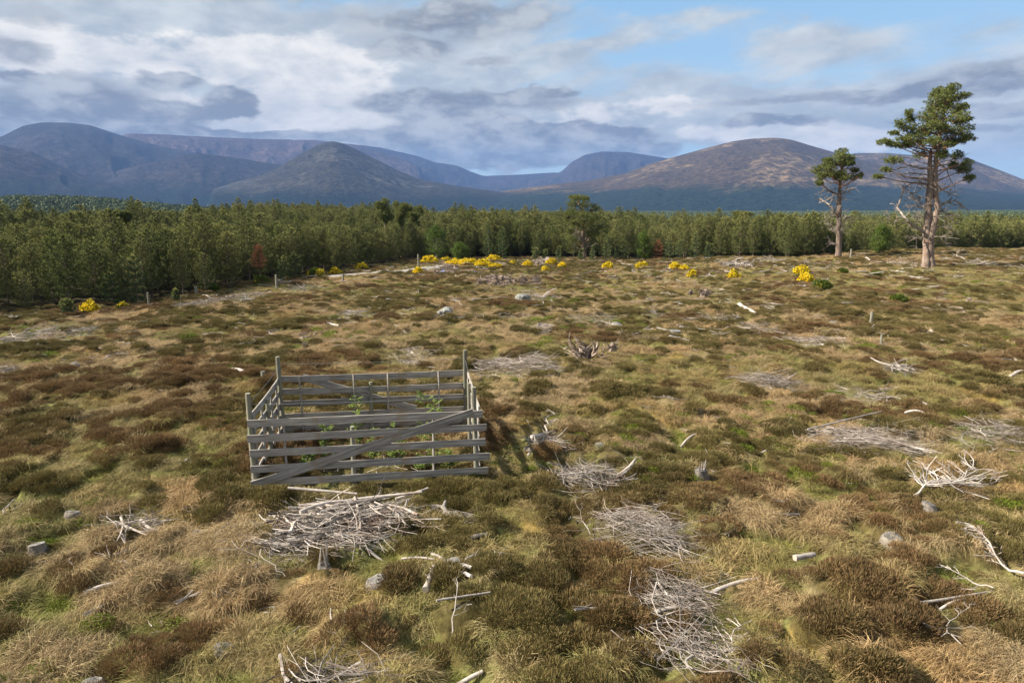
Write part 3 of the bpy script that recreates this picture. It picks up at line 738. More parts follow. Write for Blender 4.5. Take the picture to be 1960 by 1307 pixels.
def branchy(x0, y0, x1, y1, label, r=.03, n=16, rise=.25, name='fallen_branch', spread=.5, mtl=None, group='forked dead branches on the moor'):
    """a dead branch with side shoots, from butt (x0,y0) towards tip (x1,y1)"""
    a = np.array(hit(x0, y0)); b_ = np.array(hit(x1, y1)); L = np.linalg.norm(b_ - a); z0 = gz(*a); n_ = 9; t = np.linspace(0, 1, n_)
    far = max(1.0, math.hypot(*a) / 45.0); r = r * far ** .5 * .8
    P = np.stack([(b_[0] - a[0]) * t, (b_[1] - a[1]) * t, 0 * t], -1)
    pd = np.array([-(b_ - a)[1], (b_ - a)[0]]) / L
    wv = np.cumsum(rng.normal(size=n_)) * .03 * L; wv -= wv[0]
    P[:, :2] += pd[None] * wv[:, None]
    P[:, 2] = ground(a[0] + P[:, 0], a[1] + P[:, 1]) - z0 + .10 + rise * t
    mbb = MB(); mbb.tube(P, r * np.linspace(1, .25, n_), 6)
    for s in range(n):
        q = rng.uniform(.2, 1); p = np.array([np.interp(q, t, P[:, c]) for c in range(3)])
        sg = rng.choice([-1, 1]); d2 = (b_ - a) / L * rng.uniform(.5, 1) + pd * sg * rng.uniform(.3, 1)
        d = vnorm(np.array([d2[0], d2[1], rng.uniform(-.15, .28)])); l = spread * L * rng.uniform(.3, 1) * (1.1 - q * .6)
        S = stick_points(p, d, l, 5, .12); S[:, 2] = np.maximum(S[:, 2], ground(a[0] + S[:, 0], a[1] + S[:, 1]) - z0 + .03)
        mbb.tube(S, r * .45 * np.linspace(1, .3, 5), 4, cap=False)
        for w in range(3):
            k = rng.integers(1, 4); dd = vnorm(d + rng.normal(size=3) * .5)
            mbb.tube(stick_points(S[k], dd, l * .35, 3, .1), r * .22, 3, cap=False)
    o = link(name, mbb.mesh(name, mtl or M_dead), None, (a[0], a[1], z0))
    for q in np.linspace(.1, .9, 4): EXCL.append((*(a + (b_ - a) * q), .25))
    return tag(o, label, 'branch', group)
def stump(px, py, r, h, label, broken=False, group='cut tree stumps in the heather'):
    x, y = hit(px, py); z = gz(x, y); r *= .66 * max(1.0, y / 60); h *= .6
    n = 14; th = np.linspace(0, 2 * np.pi, n, endpoint=False); lob = 1 + .22 * np.sin(th * 3 + px) ** 2 + .12 * rng.random(n)
    zs = np.array([-.12, .0, .06, h * .6, h]); rs = np.array([1.35, 1.28, 1.10, 1.0, .97]) * r
    V = []
    for zq, rq in zip(zs, rs):
        lb = 1 + (lob - 1) * (rq / r - .75) * 1.6
        zt = zq + (.035 * np.cos(th + px) if zq == h else 0)
        V.append(np.stack([np.cos(th) * rq * lb, np.sin(th) * rq * lb, np.full(n, zq) + (zt - zq)], -1))
    V = np.vstack(V); i = np.arange(4)[:, None] * n; j = np.arange(n)[None]; k = (j + 1) % n
    sd_ = MB(); sd_.add(V, np.stack([i + j, i + k, i + n + k, i + n + j], -1).reshape(-1, 4))
    root = link('tree_stump', sd_.mesh('tree_stump', M_stump, True), None, (x, y, z), (rng.normal() * .06, rng.normal() * .06, 0))
    top = MB(); ring = V[-n:] * [1.0, 1.0, 1] + [0, 0, .004]; inner = ring * [.5, .5, 1] + [0, 0, .004]
    top.add(np.vstack([ring, inner, [[0, 0, h + .005]]]), np.stack([j[0], k[0], n + k[0], n + j[0]], -1), np.stack([n + j[0], n + k[0], np.full(n, 2 * n)], -1))
    link('cut_face', top.mesh('stump_cut_face', M_stumptop), root)
    if broken:
        s = MB()
        for q in range(5):
            a = rng.random() * 6.28; p = np.array([np.cos(a), np.sin(a), 0]) * r * .7 + [0, 0, h * .9]
            s.tube([p, p + [rng.normal() * .03, rng.normal() * .03, rng.uniform(.15, .4)]], [.025, .006], 5)
        link('splinters', s.mesh('stump_splinters', M_dead), root)
    EXCL.append((x, y, r + .12))
    return tag(root, label, 'stump', group)
def root_plate(px, py, w, h, label, n=46, name='upturned_roots'):
    x, y = hit(px, py); z = gz(x, y); mbb = MB()
    mbb.tube(np.array([[-.1 * w, .1, -.1], [0, .05, h * .35], [.05 * w, 0, h * .6]]), [w * .26, w * .22, w * .08], 9, jit=.5)
    for i in range(n):
        a = rng.random() * 6.28; e = rng.uniform(-.1, 1.2); d = np.array([np.cos(a) * np.cos(e), np.sin(a) * np.cos(e) * .7, np.sin(e)])
        p = np.array([rng.normal() * .15 * w, rng.normal() * .1 * w, h * rng.uniform(.1, .5)]); l = w * rng.uniform(.2, .6)
        P = stick_points(p, d, l, 5, .2); P[:, 2] = np.maximum(P[:, 2], ground(x + P[:, 0], y + P[:, 1]) - z)
        mbb.tube(P, w * .035 * rng.uniform(.5, 1.4) * np.linspace(1, .2, 5), 5)
    o = link(name, mbb.mesh(name, M_root), None, (x, y, z)); EXCL.append((x, y, w * .5))
    return tag(o, label, 'roots')
def rock(px, py, sx, sy, sz, label, seed=0):
    x, y = hit(px, py); z = gz(x, y); n, m = 16, 10; V = []
    for i in range(m + 1):
        ph = np.pi * i / m
        for j in range(n):
            th = 2 * np.pi * j / n; v = np.array([np.sin(ph) * np.cos(th), np.sin(ph) * np.sin(th), np.cos(ph)])
            k = 1 + .5 * (float(vnoise(v[0] * 1.7 + 5 + seed, v[1] * 1.7 + v[2] * 2.3, seed)) - .5); v = np.sign(v) * np.abs(v) ** .8 * k
            V.append(v * [sx, sy, sz])
    i = np.arange(m)[:, None] * n; j = np.arange(n)[None]; k = (j + 1) % n
    mbb = MB(); mbb.add(V, np.stack([i + j, i + n + j, i + n + k, i + k], -1).reshape(-1, 4))
    o = link('boulder', mbb.mesh('boulder', M_rock), None, (x, y, z + sz * .22), (0, 0.25, .3)); EXCL.append((x, y, max(sx, sy) + .2))
    return tag(o, label, 'boulder')

bp_ = brush_pile
bp_((520, 972, 790, 1046), 'largest brushwood pile, of thick bleached sticks in front of the slatted pen', 460, .016, 1.1, .34, mtl=M_dead, bias=.1, big=26, spray=.4)
bp_((480, 1020, 700, 1065), 'thin twigs spilling from the lower edge of the largest brushwood pile', 120, .009, 1.1, .15, bias=.2, big=2)
bp_((1060, 898, 1190, 962), 'round grey brushwood heap right of the pen with one stick standing up', 330, .011, .8, .35, big=8)
bp_((1150, 1000, 1330, 1090), 'wide sprawl of thin grey twigs in the lower middle of the moor', 330, .007, .9, .28, bias=-.5, big=4, spray=.7)
bp_((1225, 1125, 1365, 1190), 'lower tangle of thin grey twigs below the wide sprawl', 200, .007, .8, .22, bias=-.6, big=4, spray=.7)
bp_((905, 688, 1075, 722), 'long flat brushwood bank just behind the right corner of the pen', 420, .011, 1.0, .40, bias=.1, big=8)
bp_((1545, 828, 1770, 878), 'long low brushwood pile with a curved pale pole on top', 380, .010, 1.1, .28, bias=-.2, big=8)
bp_((1425, 727, 1525, 752), 'fan of pale sticks lying in heather above the long low pile', 150, .012, 1.2, .25, bias=-.25, big=4)
bp_((1500, 645, 1612, 670), 'flat brushwood patch far right of the upturned roots', 180, .011, .9, .3, big=5)
bp_((1690, 702, 1750, 718), 'small stack of pale sticks on the right side of the moor', 70, .014, .9, .25, mtl=M_dead, big=6)
bp_((215, 990, 310, 1015), 'small bundle of reddish sticks on the left of the moor', 60, .010, .9, .15, big=6, bias=.1)
bp_((752, 665, 828, 704), 'loose twigs behind the back boards of the pen', 120, .009, .9, .15, bias=-.7, big=3)
bp_((640, 592, 705, 628), 'grey twig heap on the moor between pen and track', 140, .010, .9, .25, big=5)
bp_((335, 576, 410, 594), 'rounded grey brushwood heap near the wood with a pale stick upright', 240, .009, 1.0, .35, big=3)
bp_((415, 563, 510, 582), 'flat grey brushwood bed between two heaps by the wood edge', 220, .010, 1.1, .3, big=4)
bp_((545, 549, 610, 562), 'brushwood bed below the tall fence post by the wood', 160, .010, 1.0, .3, big=4)
bp_((20, 628, 160, 655), 'long brushwood bank at the left edge before the dark wood', 300, .011, 1.2, .35, big=10, bias=.3)
bp_((-60, 708, 16, 745), 'brushwood pile cut by the left edge of the view', 160, .011, 1.0, .3)
bp_((1085, 600, 1190, 632), 'pale flattened twigs with long curved sticks mid moor', 160, .010, 1.2, .2, big=5)
bp_((990, 562, 1075, 582), 'white sticks strewn around the small rounded boulder', 150, .012, 1.0, .25, mtl=M_dead, big=8)
bp_((1020, 630, 1058, 645), 'small dark clump of broken sticks mid moor', 60, .013, .8, .3, big=5)
bp_((1225, 598, 1275, 612), 'tiny grey twig patch left of the big round stump', 60, .009, .8, .15)
bp_((1345, 600, 1405, 618), 'grey twig patch left of the short pale log', 80, .009, .9, .2)
bp_((1415, 618, 1495, 640), 'twig patch below the short pale log', 110, .009, 1.0, .2)
bp_((1010, 845, 1085, 880), 'broken branches with chips between pen and round heap', 90, .011, .8, .15, big=5)
bp_((1830, 820, 1955, 870), 'trailing line of thin twigs near the right edge', 150, .008, 1.1, .12, bias=-.6)
bp_((1600, 745, 1700, 790), 'faint loose twigs above the curved pale pole', 90, .007, .8, .15)
bp_((1240, 1225, 1420, 1320), 'spindly grey branches at the bottom edge right of centre', 110, .009, 1.0, .25, bias=-.9, spray=.9, big=2)
bp_((560, 1285, 720, 1330), 'pale bent twigs at the bottom edge below the largest pile', 50, .011, 1.0, .25, bias=-.4, spray=.8, big=3)
bp_((835, 510, 878, 530), 'grey root and stick heap with blue plastic beside it', 260, .030, 1.2, 1.2, mtl=M_root, big=30)
bp_((915, 536, 985, 552), 'widest brown root heap in the middle distance', 380, .034, 1.1, 1.1, mtl=M_root, big=50)
bp_((992, 541, 1012, 553), 'small root heap next to the widest one', 110, .028, .9, 1.0, mtl=M_root, big=16)
bp_((1017, 539, 1034, 551), 'rightmost of the three root heaps in a row', 110, .028, .9, 1.0, mtl=M_root, big=16)
bp_((1020, 500, 1060, 510), 'grey sticks leaning between yellow broom bushes', 90, .03, 1.2, 1.0, mtl=M_twig)
bp_((1385, 504, 1432, 517), 'grey heap of logs and roots right of the broom bushes', 200, .034, 1.2, .9, mtl=M_twig, big=30)
bp_((1430, 494, 1520, 504), 'far pale brushwood strip under the small old pine', 120, .012, 1.3, .3)
bp_((1560, 502, 1580, 512), 'small pale stick patch between the two tall old pines', 30, .010, 1.0, .2)
bp_((1880, 500, 1965, 522), 'grey brushwood bank at the far right edge', 160, .012, 1.1, .3)
bp_((1690, 500, 1760, 512), 'pale fallen sticks at the left foot of the tallest pine', 60, .014, 1.3, .2, mtl=M_dead)
bp_((860, 985, 900, 1000), 'short pale sticks on tawny grass below the pen corner', 16, .016, .6, .1, mtl=M_dead, big=4)
bp_((620, 880, 820, 930), 'thin bare twigs poking up before the lowest front board', 46, .007, .7, .25, spray=.8, big=0)

L_ = log
L_(568, 982, 815, 970, .045, 'longest pale pole lying across the largest brushwood pile', lift=.24, rise=.02)
L_(684, 975, 686, 1034, .035, 'pale pole pointing at the viewer off the largest brushwood pile', lift=.22)
L_(548, 965, 690, 972, .04, 'pale pole at the back of the largest brushwood pile', lift=.24)
L_(640, 1000, 760, 965, .045, 'slanting thick stick on top of the largest brushwood pile', lift=.25)
L_(755, 963, 822, 948, .05, 'grey log end at the right tip of the largest pile', lift=.12)
L_(865, 1102, 902, 1116, .06, 'upper of two short bleached logs below the grass hummock')
L_(880, 1120, 902, 1133, .055, 'lower of two short bleached logs beside a grass hummock')
L_(826, 1068, 856, 1084, .035, 'thin bleached stick above the two short logs')
L_(900, 1048, 934, 1042, .05, 'short pale log right of the two poles of the pile')
L_(945, 1068, 966, 1080, .04, 'short pale stick lying in heather, right of the bleached logs')
L_(700, 1052, 735, 1062, .04, 'pale stick at the lower right of the largest pile')
L_(770, 1068, 830, 1082, .03, 'long thin reddish stick between the largest pile and short logs')
L_(812, 1145, 835, 1110, .08, 'thick broken log slab leaning on a tawny hummock', lift=.08)
L_(1362, 1142, 1447, 1116, .055, 'pale log running into the dark heather, lower right')
L_(1520, 1096, 1556, 1086, .07, 'pale log with a blunt knob end among heather', lift=.18)
L_(1255, 1193, 1318, 1186, .05, 'pale log beneath the lower tangle of twigs')
L_(1240, 1190, 1290, 1168, .03, 'curved pale stick beside the log under the tangle')
L_(1470, 996, 1528, 988, .04, 'thin pale log lying across heather right of centre')
L_(1410, 878, 1432, 874, .035, 'left one of two short pale sticks in line')
L_(1452, 874, 1484, 868, .04, 'right one of two short pale sticks in line')
L_(1305, 858, 1335, 848, .045, 'short grey log mid moor right of the round heap')
L_(1740, 778, 1783, 792, .06, 'grey log above another on the right side')
L_(1732, 804, 1772, 812, .045, 'bleached pole below the grey log on the right')
L_(1418, 592, 1444, 604, .15, 'short thick pale log in the middle distance')
L_(1402, 590, 1424, 592, .06, 'thin pale stick touching the short thick log')
L_(1535, 852, 1690, 826, .03, 'curved pale pole over the long low brushwood pile', lift=.25)
L_(1575, 670, 1608, 665, .07, 'pale log at the lower right of the flat brushwood patch')
L_(1780, 636, 1795, 642, .10, 'short pale log on far right heather slope')
L_(440, 724, 470, 731, .09, 'grey log half hidden in heather left of the pen')
L_(160, 1128, 232, 1112, .06, 'cracked grey log at the left in tawny grass')
L_(640, 1286, 690, 1274, .05, 'pale log at the bottom edge below the dark heather')
L_(870, 1300, 925, 1285, .05, 'pale rod at the bottom edge near the centre')
L_(1720, 1170, 1890, 1132, .035, 'long thin log lying lower right beneath forked branches')
L_(1800, 1160, 1870, 1140, .03, 'shorter stick beside the long thin log')
L_(140, 716, 152, 712, .12, 'pale chunk of wood alone on the left heath', lift=.1)
L_(0, 668, 90, 662, .08, 'long pale pole at the left edge below the brushwood bank')
L_(195, 648, 250, 651, .05, 'slim grey pole lying left, below the wood')
L_(460, 580, 505, 576, .09, 'pinkish pole lying before the brushwood beds')
L_(1075, 672, 1090, 668, .05, 'pale stick end on the upturned root plate')
L_(1642, 1178, 1656, 1190, .035, 'tiny pale chip of wood in a green hollow')
L_(1930, 723, 1958, 720, .08, 'short pale log at the right edge')
L_(1655, 494, 1668, 498, .12, 'chunky pale log beyond the tallest pine')
L_(1880, 508, 1890, 510, .12, 'pale block of wood on the far right skyline slope')
L_(1240, 1072, 1300, 1050, .02, 'bare curved stick crossing the wide sprawl of twigs', lift=.25)
L_(840, 1192, 935, 1168, .025, 'bent grey bough lying over dark heather', lift=.22)
L_(1060, 962, 1000, 965, .025, 'stick lying left of the round grey heap')
L_(1180, 935, 1062, 952, .022, 'long rod on the face of the round grey heap', lift=.25)
B_ = branchy
B_(1735, 968, 1840, 905, 'fallen treetop with swept grey boughs, right side', .04, 40, .12, name='fallen_treetop', spread=.55)
B_(1960, 1105, 1840, 1060, 'fallen forked bough at the right edge below the treetop', .03, 24, .3, spread=.6)
B_(1900, 1135, 1800, 1105, 'thin forked branch just above the long thin log', .018, 8, .2)
B_(238, 1030, 245, 972, 'upright V-shaped forked twig beside the reddish bundle', .016, 4, .15, spread=.3)
B_(240, 1030, 205, 990, 'pale twig leaning left of the upright forked twig', .014, 3, .15, spread=.3)
B_(1030, 875, 1050, 805, 'upright pale splintered branch right of the pen', .03, 6, .15, spread=.25)
B_(1010, 885, 1085, 850, 'pale branch resting over broken chips right of the pen', .03, 5, .15, spread=.25)
B_(500, 1060, 545, 1125, 'thin pale branch trailing below the largest pile', .014, 5, .1, spread=.4)
B_(680, 1010, 700, 1075, 'pale bough trailing from the pile toward the short logs', .018, 6, .1, spread=.4)
B_(865, 1230, 890, 1170, 'thin curved branch beside bright green bilberry', .014, 6, .3, spread=.4)
B_(1130, 1040, 1100, 1000, 'fine twiggy shoot left of the wide sprawl', .012, 10, .3)
B_(0, 655, 60, 640, 'curved white branch at the left edge of the heath', .05, 7, .4)
B_(395, 582, 405, 563, 'white stick standing in the rounded heap by the wood', .07, 1, .15, spread=.2)
B_(1010, 580, 880, 575, 'long pale rod among heather near the square boulder', .03, 2, .2, spread=.2)
B_(885, 590, 865, 575, 'crossed pale sticks beyond the square boulder', .03, 3, .15, spread=.3)
B_(1800, 1230, 1840, 1190, 'small forked twig in the lower right grass', .010, 6, .3)
B_(1350, 1300, 1400, 1210, 'arched grey branch at the bottom, right of centre', .02, 14, .15)
B_(1845, 498, 1836, 490, 'white antler-shaped branch on the far right slope', .05, 5, .6, spread=.5)
B_(1640, 760, 1700, 745, 'slight grey branch above the right hand brushwood', .012, 8, .2)

stump(70, 1040, .20, .26, 'round pale-topped stump at the left edge of the heath')
stump(385, 1015, .20, .14, 'low dark stump left below the pen')
stump(430, 1248, .17, .10, 'flat grey stump near the bottom left in green grass')
stump(178, 1297, .17, .22, 'stump at the very bottom left corner')
stump(345, 808, .18, .22, 'small stump left of the pen amid tawny grass')
stump(362, 888, .15, .14, 'small dark stump just below the tawny belt')
stump(1340, 925, .20, .30, 'split stump with upright splinters right of centre', True)
stump(1292, 645, .42, .50, 'biggest stump, dark and round, in the middle distance')
stump(1775, 990, .17, .22, 'little round stump below the fallen treetop')
stump(1708, 1032, .20, .09, 'low grey stump left of the little round one')
stump(620, 1085, .15, .22, 'pale broken stump below the largest pile', True)
stump(722, 1128, .20, .12, 'sunken brown stump above the big dark heather clump')
stump(900, 1015, .15, .08, 'half buried stump in tawny grass below the pen corner')
stump(866, 1090, .2, .15, 'dark stump hidden behind the two short bleached logs')
stump(1010, 868, .14, .12, 'stump beside the splintered branch')
stump(960, 585, .3, .2, 'grey flat stump beyond the square boulder')
stump(905, 577, .3, .2, 'grey flat stump near the three root heaps')
stump(745, 582, .3, .25, 'pale stump on the left middle heath')
stump(1335, 790, .16, .1, 'pale disc stump right of the middle heather')
stump(1148, 860, .18, .1, 'dark stump right of the round grey heap top')
stump(1618, 632, .25, .2, 'grey stump in far heather, left of the short wooden post')
stump(1680, 640, .35, .2, 'wide grey stump right of the short wooden post')
stump(1595, 620, .25, .15, 'small grey stump in far brown heather')
stump(140, 988, .16, .1, 'sunken grey stump above the round pale-topped one')
stump(1370, 590, .25, .25, 'grey stump left of the thick pale log')

root_plate(1120, 690, 1.5, .95, 'dark upturned root plate with pale roots behind the pen', 60)
root_plate(1172, 678, .8, 1.0, 'tall splintered root stub right of the upturned plate', 30, 'splintered_root')
root_plate(1350, 570, 1.2, 1.2, 'pointed brown root stub on the far grass', 36, 'splintered_root')
root_plate(1322, 562, .8, .6, 'small pale root stub left of the pointed one', 20, 'splintered_root')
root_plate(1856, 640 - 60, .9, .8, 'small grey root stub on the far right slope', 20, 'splintered_root')
rock(855, 604, .62, .40, .42, 'square lichen-grey boulder on the heath beyond the pen', 3)
rock(1003, 577, .60, .45, .35, 'small rounded boulder among white sticks', 8)
rock(1182, 624, .32, .25, .22, 'little grey boulder beside long curved sticks', 5)
rock(672, 605, .3, .25, .16, 'tiny boulder in the grey twig heap', 6)

def fence_post(px, py, h, r, label, square=False, tilt=(0, 0), arm=False):
    x, y = hit(px, py); z = gz(x, y); n = 7; zs = np.linspace(-.3, h, n)
    mbb = MB(); mbb.tube(np.stack([zs * tilt[0], zs * tilt[1], zs], -1), r * np.linspace(1.1, .9, n), 4 if square else 10, jit=.1)
    root = link('fence_post', mbb.mesh('fence_post', M_post), None, (x, y, z)); tag(root, label, 'post', 'lone wooden posts')
    if arm:
        m2 = MB(); m2.box((0, 0, h * .8), (r * 6, r * 1.2, r * 2)); link('crosspiece', m2.mesh('post_crosspiece', M_post), root)
    EXCL.append((x, y, .25))
fence_post(530, 556, 1.45, .10, 'tallest lone grey post near the wood edge')
fence_post(376, 566, .85, .13, 'short thick post between heap and dark wood')
fence_post(801, 512, 2.0, .13, 'grey post where the gravel track enters the wood')
fence_post(656, 542, .75, .11, 'leaning short post beside the gravel track', tilt=(.1, 0))
fence_post(505, 738, .36, .08, 'sawn-off short post outside the back left pen corner')
fence_post(1667, 622, .80, .085, 'short wooden post standing on the right-hand heather')
fence_post(1686, 660, .5, .05, 'thin stake below the short wooden post')
fence_post(1212, 522, 1.0, .07, 'thin post with crosspiece near the broom bushes', arm=True)
fence_post(285, 585, .9, .07, 'thin stake at the dark wood edge')
fence_post(1628, 496, 1.2, .10, 'stake right of the small old pine')
# plastic drum
x, y = hit(843, 527); z = gz(x, y); mbb = MB()
zs = .7 * np.array([0, .02, .3, .32, .34, .62, .64, .66, .88, .92]); rs_ = .6 * np.array([.24, .29, .29, .305, .29, .29, .305, .29, .29, .24])
mbb.tube(np.stack([0 * zs, 0 * zs, zs], -1), rs_, 18)
o = link('plastic_drum', mbb.mesh('plastic_drum', M_blue, False), None, (x, y, z + .2), (R(75), 0, R(60)))
tag(o, 'blue plastic drum lying beside the grey root heap', 'drum')

# ------------------------------------------------------------------ broom bushes
def broom(px, py, w_px, h_px, label, yellow=.7, name='broom_bush', group='yellow flowering broom bushes'):
    x, y = hit(px, py); z = gz(x, y); k = mpp(y); w = w_px * k / 2 * .95; h = h_px * k * .9
    root = empty(name, (x, y, z), label, 'bush', group)
    n = int(1600 + 1200 * w); u = rng.normal(size=(n, 3)); u /= np.linalg.norm(u, axis=1)[:, None]; u[:, 2] = np.abs(u[:, 2])
    rr_ = rng.uniform(.55, 1.0, n)[:, None]
    lump = (.72 + .5 * vnoise(u[:, 0] * 3 + px, u[:, 1] * 3 + u[:, 2] * 3, 3))[:, None]
    P = u * rr_ * lump * np.array([w, w * .8, h])
    fo = MB(); fo.slivers(P, u * .6 + np.array([0, 0, 1.]) + rng.normal(size=(n, 3)) * .3, .20, .035)
    st = MB()
    for i in range(14):
        q = u[i * 7]; st.tube([[0, 0, -.05], q * [w * .4, w * .4, h * .45], q * [w * .75, w * .6, h * .85]], [.03, .02, .008], 4)
    link('foliage', fo.mesh('broom_foliage', M_broom), root); link('stems', st.mesh('broom_wood', M_ybark), root)
    m = int(2.2 * n * yellow); up = P[(P[:, 2] > h * .18)]; 
    idx = rng.integers(0, len(up), m); Q = up[idx] * 1.04 + rng.normal(size=(m, 3)) * .05
    patch = vnoise(Q[:, 0] * 2.2 + px, Q[:, 2] * 2.2 + Q[:, 1], 9) > (.62 - .62 * yellow)
    Q = Q[patch]
    bl = MB(); bl.slivers(Q, rng.normal(size=Q.shape) + [0, 0, .5], .13, .10)
    link('blossom', bl.mesh('broom_blossom', M_yellow), root)
    EXCL.append((x, y, w * .9))
for a in ((822, 505, 34, 14, 'broom bush at the left end of the long yellow row', .9), (870, 506, 40, 12, 'broad low broom in the yellow row by the birch', .9), (897, 507, 40, 13, 'broom bush in the middle of the yellow row', 1.), (925, 511, 38, 12, 'broom bush just right of the row middle', 1.),
          (948, 514, 26, 9, 'low broom at the right end of the yellow row', .9), (801, 526, 18, 12, 'separate broom bush in front of the track post', .9), (853, 500, 22, 9, 'small broom bush behind the yellow row', .7), (982, 508, 16, 8, 'faint broom tuft between row and single bushes', .6),
          (1010, 513, 20, 11, 'round broom bush left of the leaning sticks', .9), (1044, 519, 14, 9, 'little broom bush in front of the leaning sticks', .9), (1055, 508, 20, 10, 'broom bush behind the leaning sticks', .8), (1076, 514, 16, 10, 'broom bush right of the leaning sticks', .9), (945, 498, 28, 10, 'broom bush at the foot of the small conifer', .8),
          (1163, 515, 22, 12, 'broom bush right of the lone middle pine', .75), (1228, 516, 26, 13, 'broom bush beside the thin post with crosspiece', .85), (1292, 516, 26, 13, 'broom bush left of a touching pair', .85), (1310, 517, 20, 12, 'broom bush right of a touching pair', .8), (1325, 532, 18, 14, 'small broom bush in front of the touching pair', .7),
          (1405, 533, 26, 16, 'broom bush in front of the grey log heap', .45), (1534, 528, 34, 18, 'upper of two big broom bushes on the right', .6), (1541, 546, 30, 18, 'lower of two big broom bushes on the right', .8),
          (172, 594, 30, 22, 'broom bush against the dark wood, far left', .6), (235, 590, 18, 12, 'small broom by the blue-green young pine', .4), (605, 530, 34, 16, 'dull broom bush at the wood edge by the track', .35), (640, 525, 28, 14, 'dull broom bush right beside the gravel track', .45), (690, 516, 30, 14, 'dull broom bush where the track meets the wood', .35)):
    broom(*a)
for a in ((1575, 555, 40, 16, 'green unflowered broom right of the big yellow pair'), (1720, 580, 34, 12, 'dark green low juniper on the far right grass'), (1675, 532, 24, 10, 'dark juniper left of the tallest pine'), (400, 556, 44, 14, 'green broom against the wood behind the short thick post'), (500, 545, 34, 16, 'green broom beneath the orange dead conifer'), (1612, 526, 22, 8, 'flat green juniper below the small old pine')):
    broom(*a, yellow=.03, name='green_bush', group='unflowered green bushes')

# ------------------------------------------------------------------ trees
def pine_proto(name, H, W_, nw, seed, mtl, tuft=.19, dens=1.0, low=.16, tipy=True):
    """young plantation pine: trunk mesh and crown mesh"""
    global rng
    keep = rng; rng = np.random.default_rng(seed)
    tr = MB(); cr = MB(); CP = []; CD = []
    zs = np.linspace(-.3, H, 9); tr.tube(np.stack([.05 * np.sin(zs), .04 * np.cos(zs * 1.3), zs], -1), np.linspace(.10, .015, 9) * H / 7, 6)
    PP = []; DD = []
    for w in range(nw):
        q = w / (nw - 1); z = H * (low + (1 - low) * q ** .92) ; R_ = W_ * ((1 - q) ** .58 * .93 + .07) * rng.uniform(.85, 1.12)
        if q < .12: R_ *= .75
        nb = 6 if q < .85 else 4; off = rng.random() * 6
        for b_ in range(nb):
            a = off + b_ * 6.283 / nb + rng.normal() * .25; l = R_ * rng.uniform(.7, 1.15); up = .15 + .75 * q
            t = np.linspace(0, 1, 4); x = l * t; zt = l * (up * t + .25 * t * t)
            P = np.stack([np.cos(a) * x, np.sin(a) * x, z + zt - .1 * l], -1)
            tr.tube(P, np.linspace(.03, .008, 4), 3, cap=False)
            nt = max(4, int(l * 15 * dens))
            for k in range(nt):
                s = rng.uniform(.28, 1.02); p = np.array([np.cos(a) * l * s, np.sin(a) * l * s, z + l * (up * s + .25 * s * s) - .1 * l])
                p = p + rng.normal(size=3) * np.array([.13, .13, .07]) * l * .9; m = 9
                d = rng.normal(size=(m, 3)); d /= np.linalg.norm(d, axis=1)[:, None]; d += np.array([np.cos(a) * .5, np.sin(a) * .5, .55])
                PP.append(np.repeat(p[None], m, 0)); DD.append(d)
                if s > .70 and rng.random() < .05 + 1.1 * q: CP.append(np.repeat(p[None] + [0, 0, .04], 5, 0)); CD.append(rng.normal(size=(5, 3)) * .28 + [np.cos(a) * .25, np.sin(a) * .25, 1])  # pale new shoots, thicker higher up, also stand in for sunlit tops
    # leader shoots
    for k in range(10):
        p = np.array([rng.normal() * .05, rng.normal() * .05, H * rng.uniform(.93, 1.03)]); d = rng.normal(size=(9, 3)) * .5 + [0, 0, 1]
        CP.append(np.repeat(p[None], 3, 0)); CD.append(d[:3])
        PP.append(np.repeat(p[None], 9, 0)); DD.append(d)
    PP = np.vstack(PP); DD = np.vstack(DD)
    cr.slivers(PP, DD, tuft * rng.uniform(.6, 1.2, len(PP)), tuft * .20)
    CP = np.vstack(CP); CD = np.vstack(CD); cr.slivers(CP, CD, tuft * rng.uniform(.8, 1.6, len(CP)), tuft * .20, mi=1)
    rng_n = rng; rng = keep
    return tr.mesh(name + '_trunk', M_ybark), cr.mesh(name + '_crown', [mtl, M_candle if mtl != M_orange else M_orange])
protos = [pine_proto('pine%d' % i, 7.0 * s, wd, nw, 100 + i, M_needle) for i, (s, wd, nw) in enumerate(((1, 2.0, 14), (.92, 2.2, 12), (1.08, 1.8, 15), (.85, 1.9, 11), (1.0, 2.3, 13), (1.18, 1.7, 15)))]
# join trunk and crown for mass use
def joined(name, a, b_):
    def arr(me):
        v = np.empty(len(me.vertices) * 3, np.float32); me.vertices.foreach_get('co', v); l = np.empty(len(me.loops), np.int32); me.loops.foreach_get('vertex_index', l)
        t = np.empty(len(me.polygons), np.int32); me.polygons.foreach_get('loop_total', t); return v.reshape(-1, 3), l, t
    va, la, ta = arr(a); vb, lb, tb = arr(b_)
    assert (ta <= 4).all()
    def groups(l, t, off):
        st = np.concatenate([[0], np.cumsum(t)[:-1]]); out = []
        for k in (3, 4):
            s = st[t == k]
            if len(s): out.append(l[s[:, None] + np.arange(k)[None]] + off)
        return out
    ga = groups(la, ta, 0); gb = groups(lb, tb, len(va)); fs = ga + gb
    mb_ = np.empty(len(b_.polygons), np.int32); b_.polygons.foreach_get('material_index', mb_)
    mi = [0] * sum(len(g) for g in ga) + list(np.concatenate([mb_[tb == k] for k in (3, 4)]) + 1)
    return mesh_np(name, np.vstack([va, vb]), fs, [a.materials[0]] + list(b_.materials), mi)
